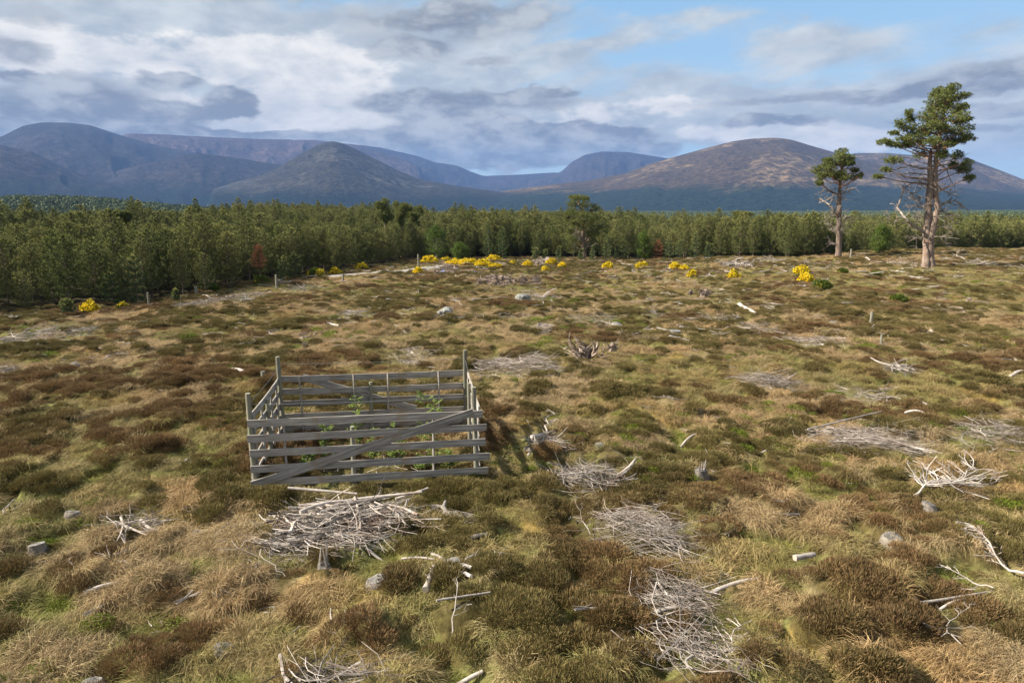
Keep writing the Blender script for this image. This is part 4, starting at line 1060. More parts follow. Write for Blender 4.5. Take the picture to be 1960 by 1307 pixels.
# planting positions
cand = []
sp = 2.4
gx, gy = np.meshgrid(np.arange(-190, 190, sp), np.arange(20, 230, sp))
gx = gx.ravel() + rng.uniform(-.8, .8, gx.size); gy = gy.ravel() + rng.uniform(-.8, .8, gy.size)
ga = np.arctan2(gx, gy); gr = np.hypot(gx, gy)
dd = gr - edge_r(ga) - 2.5 * (fbm(gx / 8, gy / 8, 61, 2) - .5) * 2
lag = 3.0 + 9 * smooth(ga, R(20), R(32))
ok = (np.abs(ga) < R(50)) & (dd > lag) & (gr < edge_r(ga) + 70)
tdist = np.min(np.hypot(gx[:, None] - TRACK[None, ::6, 0], gy[:, None] - TRACK[None, ::6, 1]), 1)
ok &= tdist > 2.6
lp = hit(1118, 497); ok &= ~((np.abs(gx - lp[0]) < 4.2) & (gy < lp[1] + 7))
gx, gy, ga, gr, dd = gx[ok], gy[ok], ga[ok], gr[ok], (dd - lag)[ok]
infov = np.abs(ga) < R(37.5)
score = gr + 1.6 * dd + np.where(infov, 0, 1e4)
order = np.argsort(score)
ind = order[:285]; rest = order[285:]
hgt_ = lambda x, y, d: (0.56 + .38 * fbm(x / 9, y / 9, 71, 2)) * (0.85 + .15 * smooth(d, 0, 5)) * (1 + .14 * smooth(x, -28, -8) - .08 * smooth(x, 0, 25))
base_objs = {}
for q, i_ in enumerate(ind):
    x, y = gx[i_], gy[i_]; z = gz(x, y); v = int(rng.integers(0, 6)); s = float(hgt_(x, y, dd[i_])) * rng.uniform(.80, 1.18)
    left = ga[i_] < R(-7)
    o = bpy.data.objects.new('plantation_pine', None); col.objects.link(o); o.location = (x, y, z - .05); o.rotation_euler = (rng.normal() * .02, rng.normal() * .02, rng.random() * 6.28); o.scale = (s * rng.uniform(.9, 1.15),) * 2 + (s,)
    tag(o, 'dark green young pine in the dense plantation left of the gravel track' if left else 'green young pine in the straight plantation edge across the far side of the heath', 'pine tree', 'plantation pines left of the track' if left else 'plantation pines across the far side')
    tt, cc_ = protos[v]
    for nm, me in (('trunk', tt), ('crown', cc_)):
        c = bpy.data.objects.new(nm, me); col.objects.link(c); c.parent = o
JP = [joined('pinewhole%d' % i, *protos[i]) for i in range(6)]
# mass of trees behind: same plantation plus the ridge and the nearer valley
bx, by = gx[rest], gy[rest]; bs = hgt_(bx, by, dd[rest])
def field(r0, r1, spacing, seed, s0):
    n = int(R(92) / 2 * (r1 ** 2 - r0 ** 2) / spacing ** 2)
    r = np.sqrt(rng.random(n) * (r1 * r1 - r0 * r0) + r0 * r0); a = (rng.random(n) * 2 - 1) * R(46)
    x, y = r * np.sin(a), r * np.cos(a)
    k = (r > edge_r(a) + 72) & (fbm(x / 60, y / 60, seed, 3) > .30)
    return x[k], y[k], (s0 * (.8 + .45 * fbm(x / 30, y / 30, seed + 3, 2)))[k]
f1 = field(120, 330, 4.0, 81, 1.05); f2 = field(330, 520, 5.5, 82, 1.3); f3 = field(520, 900, 9.0, 83, 1.5)
bx = np.concatenate([bx, f1[0], f2[0], f3[0]]); by = np.concatenate([by, f1[1], f2[1], f3[1]]); bs = np.concatenate([bs, f1[2], f2[2], f3[2]])
n = len(bx); print('mass trees', n)
rot = np.stack([rng.normal(size=n) * .02, rng.normal(size=n) * .02, rng.random(n) * 6.28], -1)
bw = bs * rng.uniform(.9, 1.3, n) * (1 + .5 * smooth(np.hypot(bx, by), 300, 900))
scatter('forest', np.stack([bx, by, ground(bx, by) - .1], -1), rot, np.stack([bw, bw, bs * rng.uniform(.80, 1.16, n)], -1), rng.integers(0, 6, n), np.ones((n, 4)), JP, 'mass of green pines stretching back behind the plantation edge', 'forest')
# far valley wood: patches of low detail pines
def patch_proto(seed, half=34, n=150):
    global rng
    keep = rng; rng = np.random.default_rng(seed); mbb = MB()
    for i in range(n):
        x, y = rng.uniform(-half, half, 2); H = rng.uniform(8, 14); w = rng.uniform(2.2, 4.2); m = 26
        u = rng.random(m); a = rng.random(m) * 6.28; rad = w * (1 - u) ** .7 * rng.uniform(.5, 1, m)
        P = np.stack([x + np.cos(a) * rad, y + np.sin(a) * rad, H * (.12 + .8 * u)], -1)
        mbb.slivers(P, np.stack([np.cos(a), np.sin(a), rng.uniform(.3, 1.6, m)], -1), 2.3, 1.5)
    rng = keep
    return mbb.mesh('wood_patch%d' % seed, M_needle_far)
PT = [patch_proto(900 + i) for i in range(4)]
r = []; 
n = 9000; r_ = np.sqrt(rng.random(n) * (4600 ** 2 - 700 ** 2) + 700 ** 2); a_ = (rng.random(n) * 2 - 1) * R(44)
x, y = r_ * np.sin(a_), r_ * np.cos(a_)
k = fbm(x / 500, y / 300, 91, 3) > .36
x, y = x[k], y[k]; n = len(x); s = rng.uniform(.8, 1.25, n)
scatter('valley_forest', np.stack([x, y, ground(x, y) - 1], -1), np.stack([0 * x, 0 * x, rng.random(n) * 6.28], -1), np.stack([s * 1.3, s * 1.3, s], -1), rng.integers(0, 4, n), np.ones((n, 4)), PT, 'dark blue-green forest filling the valley below the mountains', 'forest')

def single_pine(px, py, hpx, wpx, label, mtl, name='young_pine', seed=1, group=None, cat='pine tree', tuft=.15, dens=1.3, low=.05):
    x, y = hit(px, py); z = gz(x, y); k = mpp(y); H = hpx * k; w = wpx * k / 2
    tt, cc_ = pine_proto(name + str(px), H, w, max(7, int(H * 2.4)), seed + px, mtl, tuft, dens * 1.2, low)
    root = empty(name, (x, y, z - .03), label, cat, group)
    link('trunk', tt, root); link('crown', cc_, root); EXCL.append((x, y, w * .5))
for a in ((215, 580, 56, 44, 'bushy small pine standing before the dark wood, left'), (263, 577, 84, 46, 'pale blue-green pine beside the bushy small one'), (130, 604, 32, 28, 'smallest bright pine by the far left broom'), (545, 540, 44, 30, 'left of two joined small pines by the tall post'), (566, 538, 46, 34, 'right of two joined small pines by the tall post'),
          (962, 497, 58, 34, 'slender spruce-like pine at the far edge above broom'), (935, 494, 70, 30, 'narrow pine left of the spruce-like one'), (1112, 497 + 2, 22, 18, 'tiny pine at the left foot of the lone middle pine'), (1070, 500, 56 - 30, 20, 'small pine left of the lone middle pine'), (1024, 499, 22, 20, 'tiny pine above the leaning sticks'), (1044, 499, 20, 16, 'tiny pine right of the one above the leaning sticks'),
          (1162, 499, 46, 26, 'wide small pine right of the lone middle pine'), (1135, 506, 32, 16, 'dark little pine standing out on the heath'), (1180, 498, 28, 20, 'first small pine left of the green birch'), (1195, 498, 32, 18, 'second small pine left of the green birch'), (1280, 498, 44, 24, 'pale pine right of the orange dead pine'), (1300, 498, 34, 22, 'second pine right of the orange dead pine'), (1330, 496, 46, 26, 'pine at the plantation edge above the broom pair'),
          (1355, 497, 30, 20, 'small grey-green pine left of the grey log heap'), (338, 578, 24, 16, 'little pine by the rounded heap')):
    single_pine(*a, mtl=M_bluen, group='small pines in front of the plantation')
single_pine(498, 542, 70, 34, 'orange dead conifer at the plantation edge', M_orange, 'dead_conifer', 3, None, 'dead tree', low=.45)
single_pine(1259, 496, 36, 22, 'orange dead conifer right of the green birch', M_orange, 'dead_conifer', 5, None, 'dead tree')

def birch(px, py, hpx, wpx, label):
    x, y = hit(px, py); z = gz(x, y); k = mpp(y); H = hpx * k; w = wpx * k / 2
    root = empty('birch_tree', (x, y, z - .05), label, 'birch tree'); tr = MB(); cr = MB()
    zs = np.linspace(-.2, H * .95, 8); tr.tube(np.stack([.1 * np.sin(zs * .6), 0 * zs, zs], -1), np.linspace(.06, .015, 8), 6)
    for i in range(120):
        q = rng.uniform(.10, 1.0); a = rng.random() * 6.28; l = w * (math.sin(math.pi * min(1, (q * .92 + .12))) ** .6) * rng.uniform(.55, 1.0) + .15
        p0 = np.array([0, 0, H * q * .92]); p1 = p0 + [np.cos(a) * l, np.sin(a) * l, l * .35]
        tr.tube([p0, p1], [.02, .006], 3, cap=False); m = 75
        t = rng.uniform(.35, 1.1, m)[:, None]; P = p0 + (p1 - p0) * t + rng.normal(size=(m, 3)) * .16 * [1, 1, 1.3]
        cr.slivers(P, rng.normal(size=(m, 3)) + [0, 0, -.3], .13, .09)
    link('trunk', tr.mesh('birch_trunk', M_dead), root); link('crown', cr.mesh('birch_crown', M_birch), root)
birch(835, 497, 72, 48, 'left and broadest green birch at the corner of the wood')
birch(1230, 497, 58, 28, 'slim bright green birch at the plantation edge, centre right')
birch(1685, 487, 58, 38, 'green birch between the two tall old pines')
birch(880, 498, 34, 36, 'low rounded bush-like birch right of the broadest birch')

def old_pine(px, py, crop, trunks, clusters, limbs, label, seed, auto_dead=14, name='old_scots_pine', dens=1.0, tips=.24, dk=1.0, rt=None, depthf=.8):
    """crop = (ox, oy, scale): how the outline measurements map to photo pixels; real size from the distance"""
    global rng
    rng = np.random.default_rng(seed)
    x0, y0 = hit(px, py); z0 = gz(x0, y0); k = mpp(y0, z0)
    ox, oy, sc = crop
    def L(cx, cy, dy=0.0):
        d_ = pixdir(ox + cx / sc, oy + cy / sc); t_ = y0 / d_.y
        return np.array([d_.x * t_ - x0, dy, CAM_H + d_.z * t_ - z0 + .1])
    root = empty(name, (x0, y0, z0 - .1), label, 'pine tree')
    tr = MB(); dl = MB(); cr = MB(); lv = MB()
    u = k / sc
    for pts in trunks:
        P = np.array([L(a, b_, dyy * u) for a, b_, _, dyy in pts]); rad = np.array([w * u / 2 for _, _, w, _ in pts])
        t = np.linspace(0, len(P) - 1, len(P) * 5); PP = np.stack([np.interp(t, range(len(P)), P[:, c]) for c in range(3)], -1)
        PP[:, :2] += rng.normal(size=(len(PP), 2)) * .02
        PP[0, 2] -= .3
        tr.tube(PP, np.interp(t, range(len(P)), rad), 12, jit=.16)
    T = np.array([L(a, b_, dyy * u) for pts in trunks[-1:] for a, b_, _, dyy in pts])
    def trunk_at(z):
        o_ = np.argsort(T[:, 2]); return np.array([np.interp(z, T[o_, 2], T[o_, 0]), np.interp(z, T[o_, 2], T[o_, 1]), z])
    # living clusters
    cl = []
    for (cx, cy, rx, ry) in clusters:
        c = L(cx, cy); tx_ = trunk_at(c[2]); wmax = max(rx * u, 1.0)
        side = abs(c[0] - tx_[0]); reach = max(.3, 3.0 * (1 - side / (4.5 * 1.0)))
        dy = rng.uniform(-1, 1) * reach * depthf
        cl.append((c + [0, dy, 0], rx * u, ry * u))
        if side < 2.2 and rng.random() < .7: cl.append((c + [rng.normal() * .3, -np.sign(dy) * reach * rng.uniform(.4, 1) * depthf, rng.normal() * .15], rx * u * .85, ry * u * .85))
    for c, rx, ry in cl:
        zz_ = max(T[0, 2] + 1, c[2] - rng.uniform(.6, 1.6)); zz_ = min(zz_, T[:, 2].max()); s = trunk_at(zz_); m = (s + c) / 2 + [0, 0, -.25] + rng.normal(size=3) * .15
        lv.tube([s, m, c], [.085, .055, .02], 5)
        ns = int(7 * dens); 
        nt = int((60 + 95 * rx) * dens)
        uu = rng.normal(size=(nt, 3)); uu /= np.linalg.norm(uu, axis=1)[:, None]; uu *= (rng.random(nt) ** .45)[:, None]
        lump = .75 + .5 * vnoise(uu[:, 0] * 2.5 + seed, uu[:, 2] * 2.5 + uu[:, 1], seed)
        P = c + uu * np.array([rx * 1.05, rx * .95, ry]) * lump[:, None]
        for w in range(8):
            e = P[rng.integers(0, nt)]; lv.tube([c * .6 + m * .4, e], [.02, .006], 3, cap=False)
        mm = 9; d = rng.normal(size=(nt * mm, 3)); d /= np.linalg.norm(d, axis=1)[:, None]; d = d + np.repeat(uu, mm, 0) * .6 + [0, 0, .45]
        cr.slivers(np.repeat(P, mm, 0), d, tips * rng.uniform(.6, 1.1, nt * mm), tips * .20)
    # dead limbs measured from the photograph, with random twigs
    def twigs(P, r, n):
        for i in range(n):
            q = rng.integers(1, len(P)); p = P[q] + (P[q - 1] - P[q]) * rng.random(); d = vnorm((P[q] - P[q - 1]) + rng.normal(size=3) * np.linalg.norm(P[q] - P[q - 1]) * .8 + [0, 0, .1])
            l = rng.uniform(.4, 1.4); S = stick_points(p, d, l, 5, .18); dl.tube(S, r * .5 * np.linspace(1, .25, 5), 4, cap=False)
            for j_ in range(2): dl.tube(stick_points(S[3], vnorm(d + rng.normal(size=3) * .7), l * .4, 3, .1), r * .22, 3, cap=False)
    for pts, w in limbs:
        y_ = 0; P = []
        for i, (a, b_) in enumerate(pts):
            P.append(L(a, b_, y_)); y_ += rng.normal() * .5
        P = np.array(P); t = np.linspace(0, len(P) - 1, len(P) * 3); PP = np.stack([np.interp(t, range(len(P)), P[:, c]) for c in range(3)], -1) + rng.normal(size=(len(t), 3)) * .04
        r0 = w * u / 2; dl.tube(PP, np.linspace(r0 * .85, r0 * .25, len(PP)), 6); twigs(PP, r0 * .7, 12)
    zlo, zhi = rt or (T[:, 2].max() * .18, T[:, 2].max() * .66)
    for i in range(auto_dead):
        z = rng.uniform(zlo, zhi); s = trunk_at(z); a = rng.random() * 6.28; l = rng.uniform(.8, 3.0) * dk
        d = np.array([np.cos(a), np.sin(a), rng.uniform(-.25, .45)]); P = stick_points(s, d, l, 7, .14); dl.tube(P, .05 * np.linspace(1, .25, 7), 5, cap=False); twigs(P, .045, 5)
    link('trunk', tr.mesh(name + '_trunk', M_bark, True), root)
    link('dead_limbs', dl.mesh(name + '_dead_limbs', M_deadlimb), root)
    link('limbs', lv.mesh(name + '_limbs', M_barkred), root)
    link('crown', cr.mesh(name + '_crown', M_oldneedle), root)
    EXCL.append((x0, y0, .9))
    return root
C5 = (1540, 140, 3.267)
old_pine(1777, 512, C5,
    [[(760, 1215, 62, 0), (762, 1150, 42, 0), (770, 1000, 44, 6), (778, 880, 42, 8), (788, 760, 38, 10), (792, 640, 30, 10), (790, 560, 24, 10), (800, 470, 14, 12)],
     [(788, 1215, 60, 0), (786, 1150, 44, 0), (786, 1040, 42, -6), (806, 930, 40, -10), (826, 850, 34, -8), (822, 760, 31, 0), (818, 640, 27, 0), (822, 540, 22, 0), (835, 430, 18, 0), (858, 320, 15, 0), (880, 220, 10, 0), (895, 120, 5, 0)]],
    [(900, 100, 42, 22), (880, 120, 40, 20), (850, 150, 70, 34), (955, 150, 46, 22), (800, 190, 50, 40), (880, 215, 80, 42), (965, 235, 40, 22), (785, 265, 66, 42), (880, 295, 84, 40), (985, 298, 46, 15), (830, 355, 76, 32), (930, 360, 60, 32), (1010, 395, 34, 22), (965, 420, 55, 24), (885, 410, 52, 30), (790, 420, 42, 36),
     (658, 250, 22, 24), (675, 285, 28, 18), (600, 315, 32, 28), (660, 340, 56, 30), (560, 375, 28, 12), (700, 380, 64, 34), (620, 415, 60, 22), (498, 430, 45, 18), (545, 450, 40, 14), (640, 450, 44, 18), (800, 495, 50, 34), (550, 545, 58, 22), (505, 605, 30, 14), (455, 648, 30, 12), (930, 515, 34, 28), (950, 575, 36, 30), (990, 605, 42, 24), (1000, 655, 28, 24), (745, 435, 50, 32), (770, 330, 50, 30), (920, 180, 50, 26), (860, 460, 40, 20)],
    [([(745, 990), (660, 950), (605, 915), (588, 845), (605, 760), (640, 710), (700, 688)], 20), ([(600, 915), (565, 925), (535, 915)], 10), ([(700, 688), (760, 720)], 8), ([(750, 850), (690, 828), (620, 842), (560, 835)], 10), ([(765, 780), (690, 780), (640, 800)], 8), ([(825, 690), (870, 735), (910, 750), (945, 765)], 10),
     ([(830, 850), (880, 808), (940, 800), (1005, 815)], 22), ([(835, 860), (885, 865), (932, 890)], 14), ([(825, 900), (880, 895), (935, 945)], 9), ([(825, 960), (880, 962), (900, 975)], 7), ([(745, 1035), (690, 1028), (620, 1055)], 9), ([(745, 600), (650, 580), (560, 605), (520, 615)], 14), ([(760, 700), (700, 665), (620, 655)], 9), ([(838, 560), (900, 600), (950, 680)], 9),
     ([(745, 900), (700, 905), (660, 880)], 9), ([(745, 950), (690, 930), (660, 960)], 8), ([(830, 1050), (870, 1070), (895, 1085)], 6), ([(740, 720), (680, 760), (640, 720)], 9), ([(770, 640), (680, 620), (600, 640)], 8), ([(770, 860), (730, 800), (700, 760)], 14)],
    'tallest old pine with a forked trunk and many bare lower limbs', 21, 24, dens=.88)
old_pine(1605, 491, C5,
    [[(213, 1148, 40, 0), (214, 1060, 34, 0), (215, 900, 30, 0), (218, 800, 25, 0), (222, 690, 20, 0), (232, 600, 14, 0), (245, 500, 7, 0)]],
    [(258, 488, 40, 18), (240, 520, 50, 26), (290, 535, 30, 20), (305, 565, 22, 10), (190, 555, 52, 26), (148, 545, 26, 16), (145, 585, 46, 28), (90, 605, 40, 20), (150, 625, 60, 28), (90, 650, 30, 26), (85, 690, 26, 16), (205, 630, 34, 24), (320, 610, 22, 9), (328, 650, 24, 24), (215, 655, 34, 14), (262, 560, 36, 20)],
    [([(213, 892), (155, 862), (125, 820), (95, 795), (58, 782)], 15), ([(198, 1008), (165, 968), (150, 912)], 11), ([(230, 935), (265, 912), (312, 898)], 10), ([(200, 800), (150, 790), (110, 810)], 8), ([(235, 700), (270, 670), (300, 668)], 7), ([(230, 760), (265, 750)], 7), ([(200, 720), (150, 735), (90, 745)], 7), ([(205, 760), (150, 740), (110, 720)], 6), ([(240, 600), (290, 600), (325, 620)], 10), ([(230, 1000), (260, 970), (295, 960)], 5), ([(195, 1070), (160, 1070)], 5)],
    'smaller old pine with flat-sided crown left of the tallest pine', 22, 18, dk=.8, depthf=.5, dens=.85)
C4 = (650, 360, 2.97)
old_pine(1118, 497, C4,
    [[(1390, 408, 22, 0), (1386, 330, 17, 0), (1384, 250, 14, 0), (1384, 180, 10, 0), (1365, 90, 5, 0)]],
    [(1350, 55, 46, 16), (1325, 90, 40, 24), (1390, 95, 50, 24), (1310, 140, 32, 26), (1450, 115, 34, 26), (1380, 150, 60, 28), (1320, 190, 36, 24), (1455, 175, 36, 28), (1400, 210, 56, 26), (1305, 240, 28, 20), (1475, 225, 26, 22), (1440, 260, 46, 22), (1330, 285, 40, 18), (1290, 170, 18, 16), (1400, 60, 24, 14)],
    [([(1385, 320), (1410, 300), (1430, 270)], 8), ([(1384, 300), (1350, 290), (1340, 260)], 7), ([(1385, 350), (1420, 330), (1450, 320)], 6)],
    'lone old pine with round crown standing at the middle of the far edge', 23, 12, dk=.5, dens=1.25, depthf=.7)
def round_pine(px, pyt, wpx, hpx, dist, label, seed):
    """mature pine whose crown rises above the plantation, its base hidden by it"""
    d = pixdir(px, pyt); s = dist / math.hypot(d.x, d.y); x, y = d.x * s, d.y * s; ztop = CAM_H + d.z * s
    a_ = math.atan2(x, y); dist = max(dist, float(edge_r(a_)) + 16); x, y = dist * math.sin(a_), dist * math.cos(a_); ztop = CAM_H + d.z / math.hypot(d.x, d.y) * dist
    z = gz(x, y); k = mpp(y); H = ztop - z; global rng
    rng = np.random.default_rng(seed); root = empty('mature_pine', (x, y, z - .1), label, 'pine tree')
    tr = MB(); tr.tube([[0, 0, -.3], [.1, 0, H * .5], [0, .1, H * .92]], [.28, .2, .06], 8, jit=.1)
    cr = MB(); w = wpx * k / 2; ch = hpx * k
    for i in range(16):
        a = rng.random() * 6.28; q = rng.random() ** .5; zc = H - ch * rng.uniform(.12, 1) ; rr2 = w * .95 * math.sin(math.pi * min(.95, .25 + .7 * (H - zc) / ch)) ** .7
        c = np.array([np.cos(a) * rr2 * q * .8, np.sin(a) * rr2 * q * .8, zc]); tr.tube([[0, 0, zc - .8], c], [.06, .02], 4, cap=False); nt = 130
        uu = rng.normal(size=(nt, 3)); uu /= np.linalg.norm(uu, axis=1)[:, None]; uu *= (rng.random(nt) ** .4)[:, None]
        P = c + uu * [w * .38, w * .38, ch * .14]; mm = 8
        cr.slivers(np.repeat(P, mm, 0), rng.normal(size=(nt * mm, 3)) + np.repeat(uu, mm, 0) + [0, 0, .6], .26, .06)
    link('trunk', tr.mesh('mature_trunk', M_ybark), root); link('crown', cr.mesh('mature_crown', M_matureneedle), root)
round_pine(735, 377, 44, 50, 118, 'mature pine with rounded crown rising above the wood, left of its twin', 31)
round_pine(766, 384, 34, 44, 122, 'mature pine with small round crown, right-hand twin above the wood', 32)
round_pine(792, 393, 46, 36, 116, 'low-topped mature pine right of the twin crowns', 33)
round_pine(1418, 403, 46, 34, 118, 'broad dark crown rising above the plantation, right of centre', 34)
round_pine(1500, 408, 30, 30, 116, 'pale round crown above the plantation left of the small old pine', 35)
round_pine(1645, 425, 24, 26, 120, 'mature crown above the plantation by the small old pine', 36)
round_pine(232, 400, 30, 30, 92, 'dark rounded pine crown in the left-hand skyline of the wood', 37)

# ------------------------------------------------------------------ heather, grass, bilberry (stuff)
rng = np.random.default_rng(55)
def heather_proto(seed, n=900):
    global rng
    keep = rng; rng = np.random.default_rng(seed); mbb = MB()
    a = rng.random(n) * 6.28; q = np.sqrt(rng.random(n)); lump = .8 + .35 * vnoise(np.cos(a) * 1.6 + seed, np.sin(a) * 1.6, seed)
    x = np.cos(a) * q * lump; y = np.sin(a) * q * lump; dome = np.sqrt(np.clip(1 - q ** 2.4, 0, 1))
    top = .62 * dome * (.72 + .5 * vnoise(x * 3.1, y * 3.1, seed + 1))
    z = top * rng.uniform(.45, 1.0, n)
    P = np.stack([x, y, z - .02], -1)
    D = np.stack([x * .75, y * .75, np.full(n, 1.0)], -1) + rng.normal(size=(n, 3)) * .28
    mbb.slivers(P, D, rng.uniform(.16, .34, n), .036)
    rng = keep
    return mbb.mesh('heather%d' % seed, M_heather)
def grass_proto(seed, n=230, L=1.0, spread=.35, droop=.7, w=.016):
    global rng
    keep = rng; rng = np.random.default_rng(seed); mbb = MB()
    a = rng.random(n) * 6.28; q = np.sqrt(rng.random(n)) * spread
    P = np.stack([np.cos(a) * q, np.sin(a) * q, -.05 + 0 * q], -1); a2 = a + rng.normal(size=n) * .7; lean = rng.uniform(.15, 1.3, n)
    D = np.stack([np.cos(a2) * lean, np.sin(a2) * lean, np.ones(n)], -1)
    mbb.blades(P, D, L * rng.uniform(.55, 1.15, n), w, droop * rng.uniform(.4, 1.3, n))
    rng = keep
    return mbb.mesh('grass%d' % seed, M_grass)
def bil_proto(seed, n=420):
    global rng
    keep = rng; rng = np.random.default_rng(seed); mbb = MB(); a = rng.random(n) * 6.28; q = np.sqrt(rng.random(n))
    P = np.stack([np.cos(a) * q, np.sin(a) * q, .45 * np.sqrt(1 - q * q) * rng.uniform(.5, 1.1, n)], -1)
    mbb.slivers(P, rng.normal(size=(n, 3)) + [0, 0, .4], .13, .08); rng = keep
    return mbb.mesh('bilberry%d' % seed, M_billb)
HP = [heather_proto(200 + i) for i in range(5)]
GP = [grass_proto(300 + i) for i in range(3)] + [grass_proto(310 + i, 200, .9, .5, 1.5) for i in range(3)]
BP = [bil_proto(400 + i) for i in range(2)]
EX = np.array(EXCL)
def excl_factor(x, y):
    f = np.ones(len(x)); 
    for ex, ey, er in EX:
        m = (np.abs(x - ex) < er * 1.4) & (np.abs(y - ey) < er * 1.4)
        if m.any(): f[m] *= smooth(np.hypot(x[m] - ex, y[m] - ey), er * .5, er * 1.3)
    return f
def bands(bs):
    xs, ys, ks = [], [], []
    for r0, r1, dens, k in bs:
        x, y = sector_points(r0, r1, dens); xs.append(x); ys.append(y); ks.append(np.full(len(x), k))
    return np.concatenate(xs), np.concatenate(ys), np.concatenate(ks)
def trackfree(x, y): return np.min(np.hypot(x[:, None] - TRACK[None, ::4, 0], y[:, None] - TRACK[None, ::4, 1]), 1) > 1.9
# heather
x, y, k_ = bands([(3.5, 26, 18, 1.0), (26, 55, 11, 1.12), (55, 125, 5, 1.35)])
hea, grn, mos = cover(x, y); ex = excl_factor(x, y); r = np.hypot(x, y)
keep_ = (rng.random(len(x)) < np.maximum(hea, .10)) & (ex > .35) & (r < edge_r(np.arctan2(x, y)) + 5) & trackfree(x, y)
x, y, k_, hea, ex, grn = x[keep_], y[keep_], k_[keep_], hea[keep_], ex[keep_], grn[keep_]; n = len(x); print('heather', n)
s = .25 * k_ * rng.uniform(.65, 1.35, n) * (.62 + .38 * hea) * (.6 + .4 * ex) * (.75 + .35 * vnoise(x / 3, y / 3, 5))
big = fbm(x / 2.5, y / 2.5, 63, 2)[:, None]; red = smooth(fbm(x / 3.3, y / 3.3, 64, 2), .45, .7)[:, None]
tint = np.hstack([np.ones((n, 1)) * (1 + .20 * red), np.ones((n, 1)) * (1.0 - .06 * red), np.ones((n, 1)) * (1 + .2 * red)]) * rng.uniform(.75, 1.25, (n, 1)) * (.75 + .5 * big)
tint = np.hstack([tint, np.ones((n, 1))])
tilt = rng.normal(size=(n, 2)) * .12
scatter('heather', np.stack([x, y, ground(x, y) - .02], -1), np.hstack([tilt, rng.random((n, 1)) * 6.28]), np.stack([s, s, s * rng.uniform(.75, 1.15, n) / k_ ** .5], -1), rng.integers(0, len(HP), n), tint, HP, 'brown and olive heather growing in clumps all over the moor', 'heather')
# grass
x, y, k_ = bands([(3.5, 14, 34, .9), (14, 28, 24, 1.0), (28, 60, 13, 1.15), (60, 125, 5, 1.5)])
hea, grn, mos = cover(x, y); ex = excl_factor(x, y); r = np.hypot(x, y)
keep_ = (rng.random(len(x)) < 1 - .84 * hea) & (r < edge_r(np.arctan2(x, y)) + 3) & trackfree(x, y)
x, y, k_, hea, ex, grn, mos, r = (q[keep_] for q in (x, y, k_, hea, ex, grn, mos, r)); n = len(x); print('grass', n)
tu_ = tuss(x, y)
gr_ = np.clip(grn * rng.uniform(.35, 1.15, n) * (1 - .5 * tu_) + .22 * (tu_ < .05), 0, 1)[:, None]
tan_v = (.78 + .45 * fbm(x / 1.7, y / 1.7, 66, 3))[:, None]
warm = smooth(fbm(x / 2.7, y / 2.7, 67, 2), .35, .7)[:, None]
ct = np.array([[.98, .95, .92]]) * (1 - warm) + np.array([[1.0, .91, .82]]) * warm
tint = ct * tan_v * (1 - gr_) + np.array([[.58, .76, .33]]) * gr_
tint = tint * (1 - .3 * mos[:, None]) + np.array([[1.0, .80, .55]]) * .3 * mos[:, None]
tint = np.hstack([tint * rng.uniform(.8, 1.2, (n, 1)), np.ones((n, 1))])
s = .36 * k_ * rng.uniform(.6, 1.3, n) * (.30 + .70 * ex) * (1 - .25 * gr_[:, 0])
tilt = rng.normal(size=(n, 2)) * .15
scatter('grass', np.stack([x, y, ground(x, y) - .01], -1), np.hstack([tilt, rng.random((n, 1)) * 6.28]), np.stack([s * 1.25, s * 1.25, s * (.55 + .55 * tu_) * rng.uniform(.7, 1.15, n) / k_ ** .7], -1), np.where(tu_ > .25, rng.integers(3, 6, n), rng.integers(0, 6, n)), tint, GP, 'straw-coloured and green rough grass covering the moor', 'grass')
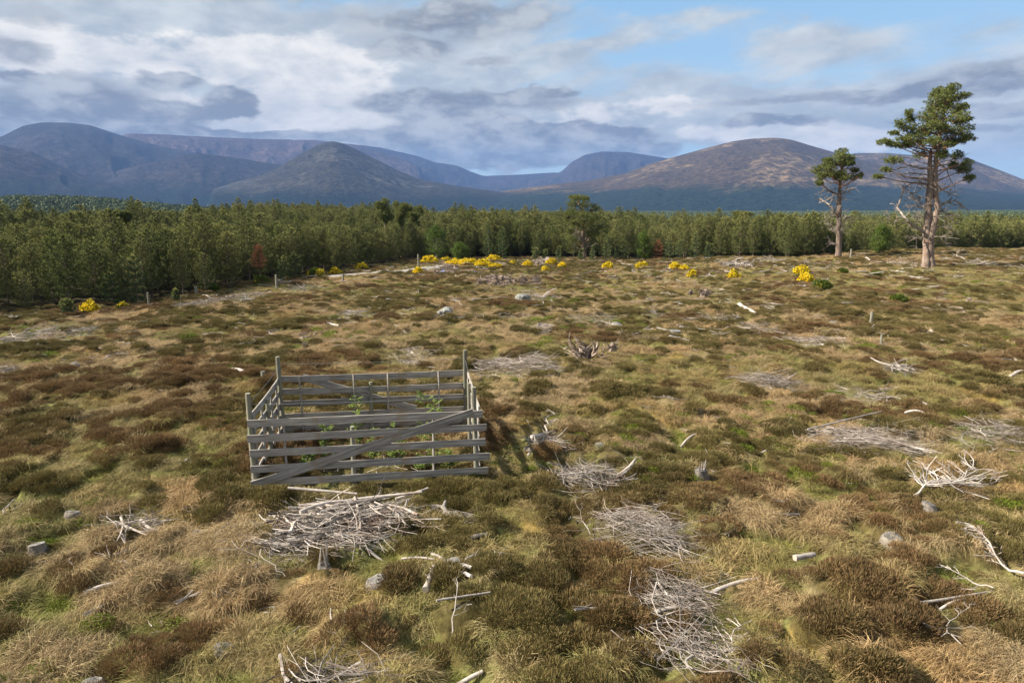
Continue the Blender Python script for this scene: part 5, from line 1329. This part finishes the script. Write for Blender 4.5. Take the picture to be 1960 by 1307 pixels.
# bilberry
x, y, k_ = bands([(3.5, 30, 3.2, 1.0), (30, 90, .8, 1.6)])
b1 = fbm(x / 3.2, y / 3.0, 95, 3); keep_ = (b1 > .64) & trackfree(x, y) & (np.hypot(x, y) < edge_r(np.arctan2(x, y))); x, y, k_ = x[keep_], y[keep_], k_[keep_]; n = len(x)
s = .22 * k_ * rng.uniform(.6, 1.3, n)
scatter('bilberry_leaves', np.stack([x, y, ground(x, y)], -1), np.hstack([rng.normal(size=(n, 2)) * .1, rng.random((n, 1)) * 6.28]), np.stack([s, s, s * .9], -1), rng.integers(0, 2, n), np.hstack([rng.uniform(.8, 1.15, (n, 1)) * [[1, 1, 1]], np.ones((n, 1))]), BP, 'bright yellow-green bilberry patches among the heather', 'bilberry')
# small wood chips and twigs strewn about
def litter_proto(seed):
    global rng
    keep = rng; rng = np.random.default_rng(seed); mbb = MB()
    for i in range(rng.integers(1, 5)):
        a = rng.random() * 3.14; d = [np.cos(a), np.sin(a), rng.normal() * .06]; l = rng.uniform(.2, .7); p = np.append(rng.normal(size=2) * .15, .06)
        mbb.tube(stick_points(p, d, l, 4, .08), rng.uniform(.008, .03) * np.linspace(1, .5, 4), 5)
    rng = keep; return mbb.mesh('litter%d' % seed, M_dead)
LP = [litter_proto(500 + i) for i in range(8)]
x, y, k_ = bands([(4, 30, .6, .55), (30, 65, .5, .95), (65, 105, .18, 1.6)])
keep_ = (fbm(x / 5, y / 5, 97, 2) > .42) & (np.hypot(x, y) < edge_r(np.arctan2(x, y)) - 1); x, y, k_ = x[keep_], y[keep_], k_[keep_]; n = len(x); print('litter', n)
scatter('debris', np.stack([x, y, ground(x, y) + .10 * k_], -1), np.hstack([rng.normal(size=(n, 2)) * .1, rng.random((n, 1)) * 6.28]), np.repeat((k_ * rng.uniform(.5, 1.2, n))[:, None], 3, 1), rng.integers(0, 8, n), np.ones((n, 4)), LP, 'small bleached chips and twigs strewn over the heather', 'wood debris')

# ------------------------------------------------------------------ haze
mh = bpy.data.materials.new('haze_air'); mh.use_nodes = True; mh.node_tree.nodes.clear(); N = NT(mh.node_tree)
o_ = N.new('ShaderNodeOutputMaterial'); pv = N.new('ShaderNodeVolumePrincipled')
pv.inputs['Color'].default_value = (0.17, 0.31, 0.64, 1); pv.inputs['Density'].default_value = 0.00006; pv.inputs['Anisotropy'].default_value = 0.0
N.l.new(pv.outputs[0], o_.inputs['Volume'])
mbb = MB(); mbb.box((0, 0, 540), (30000, 30000, 1200))
tag(link('haze', mbb.mesh('haze', mh)), 'pale blue air haze in front of the mountains', 'haze', None, 'stuff')
print('objects', len(scene.objects))
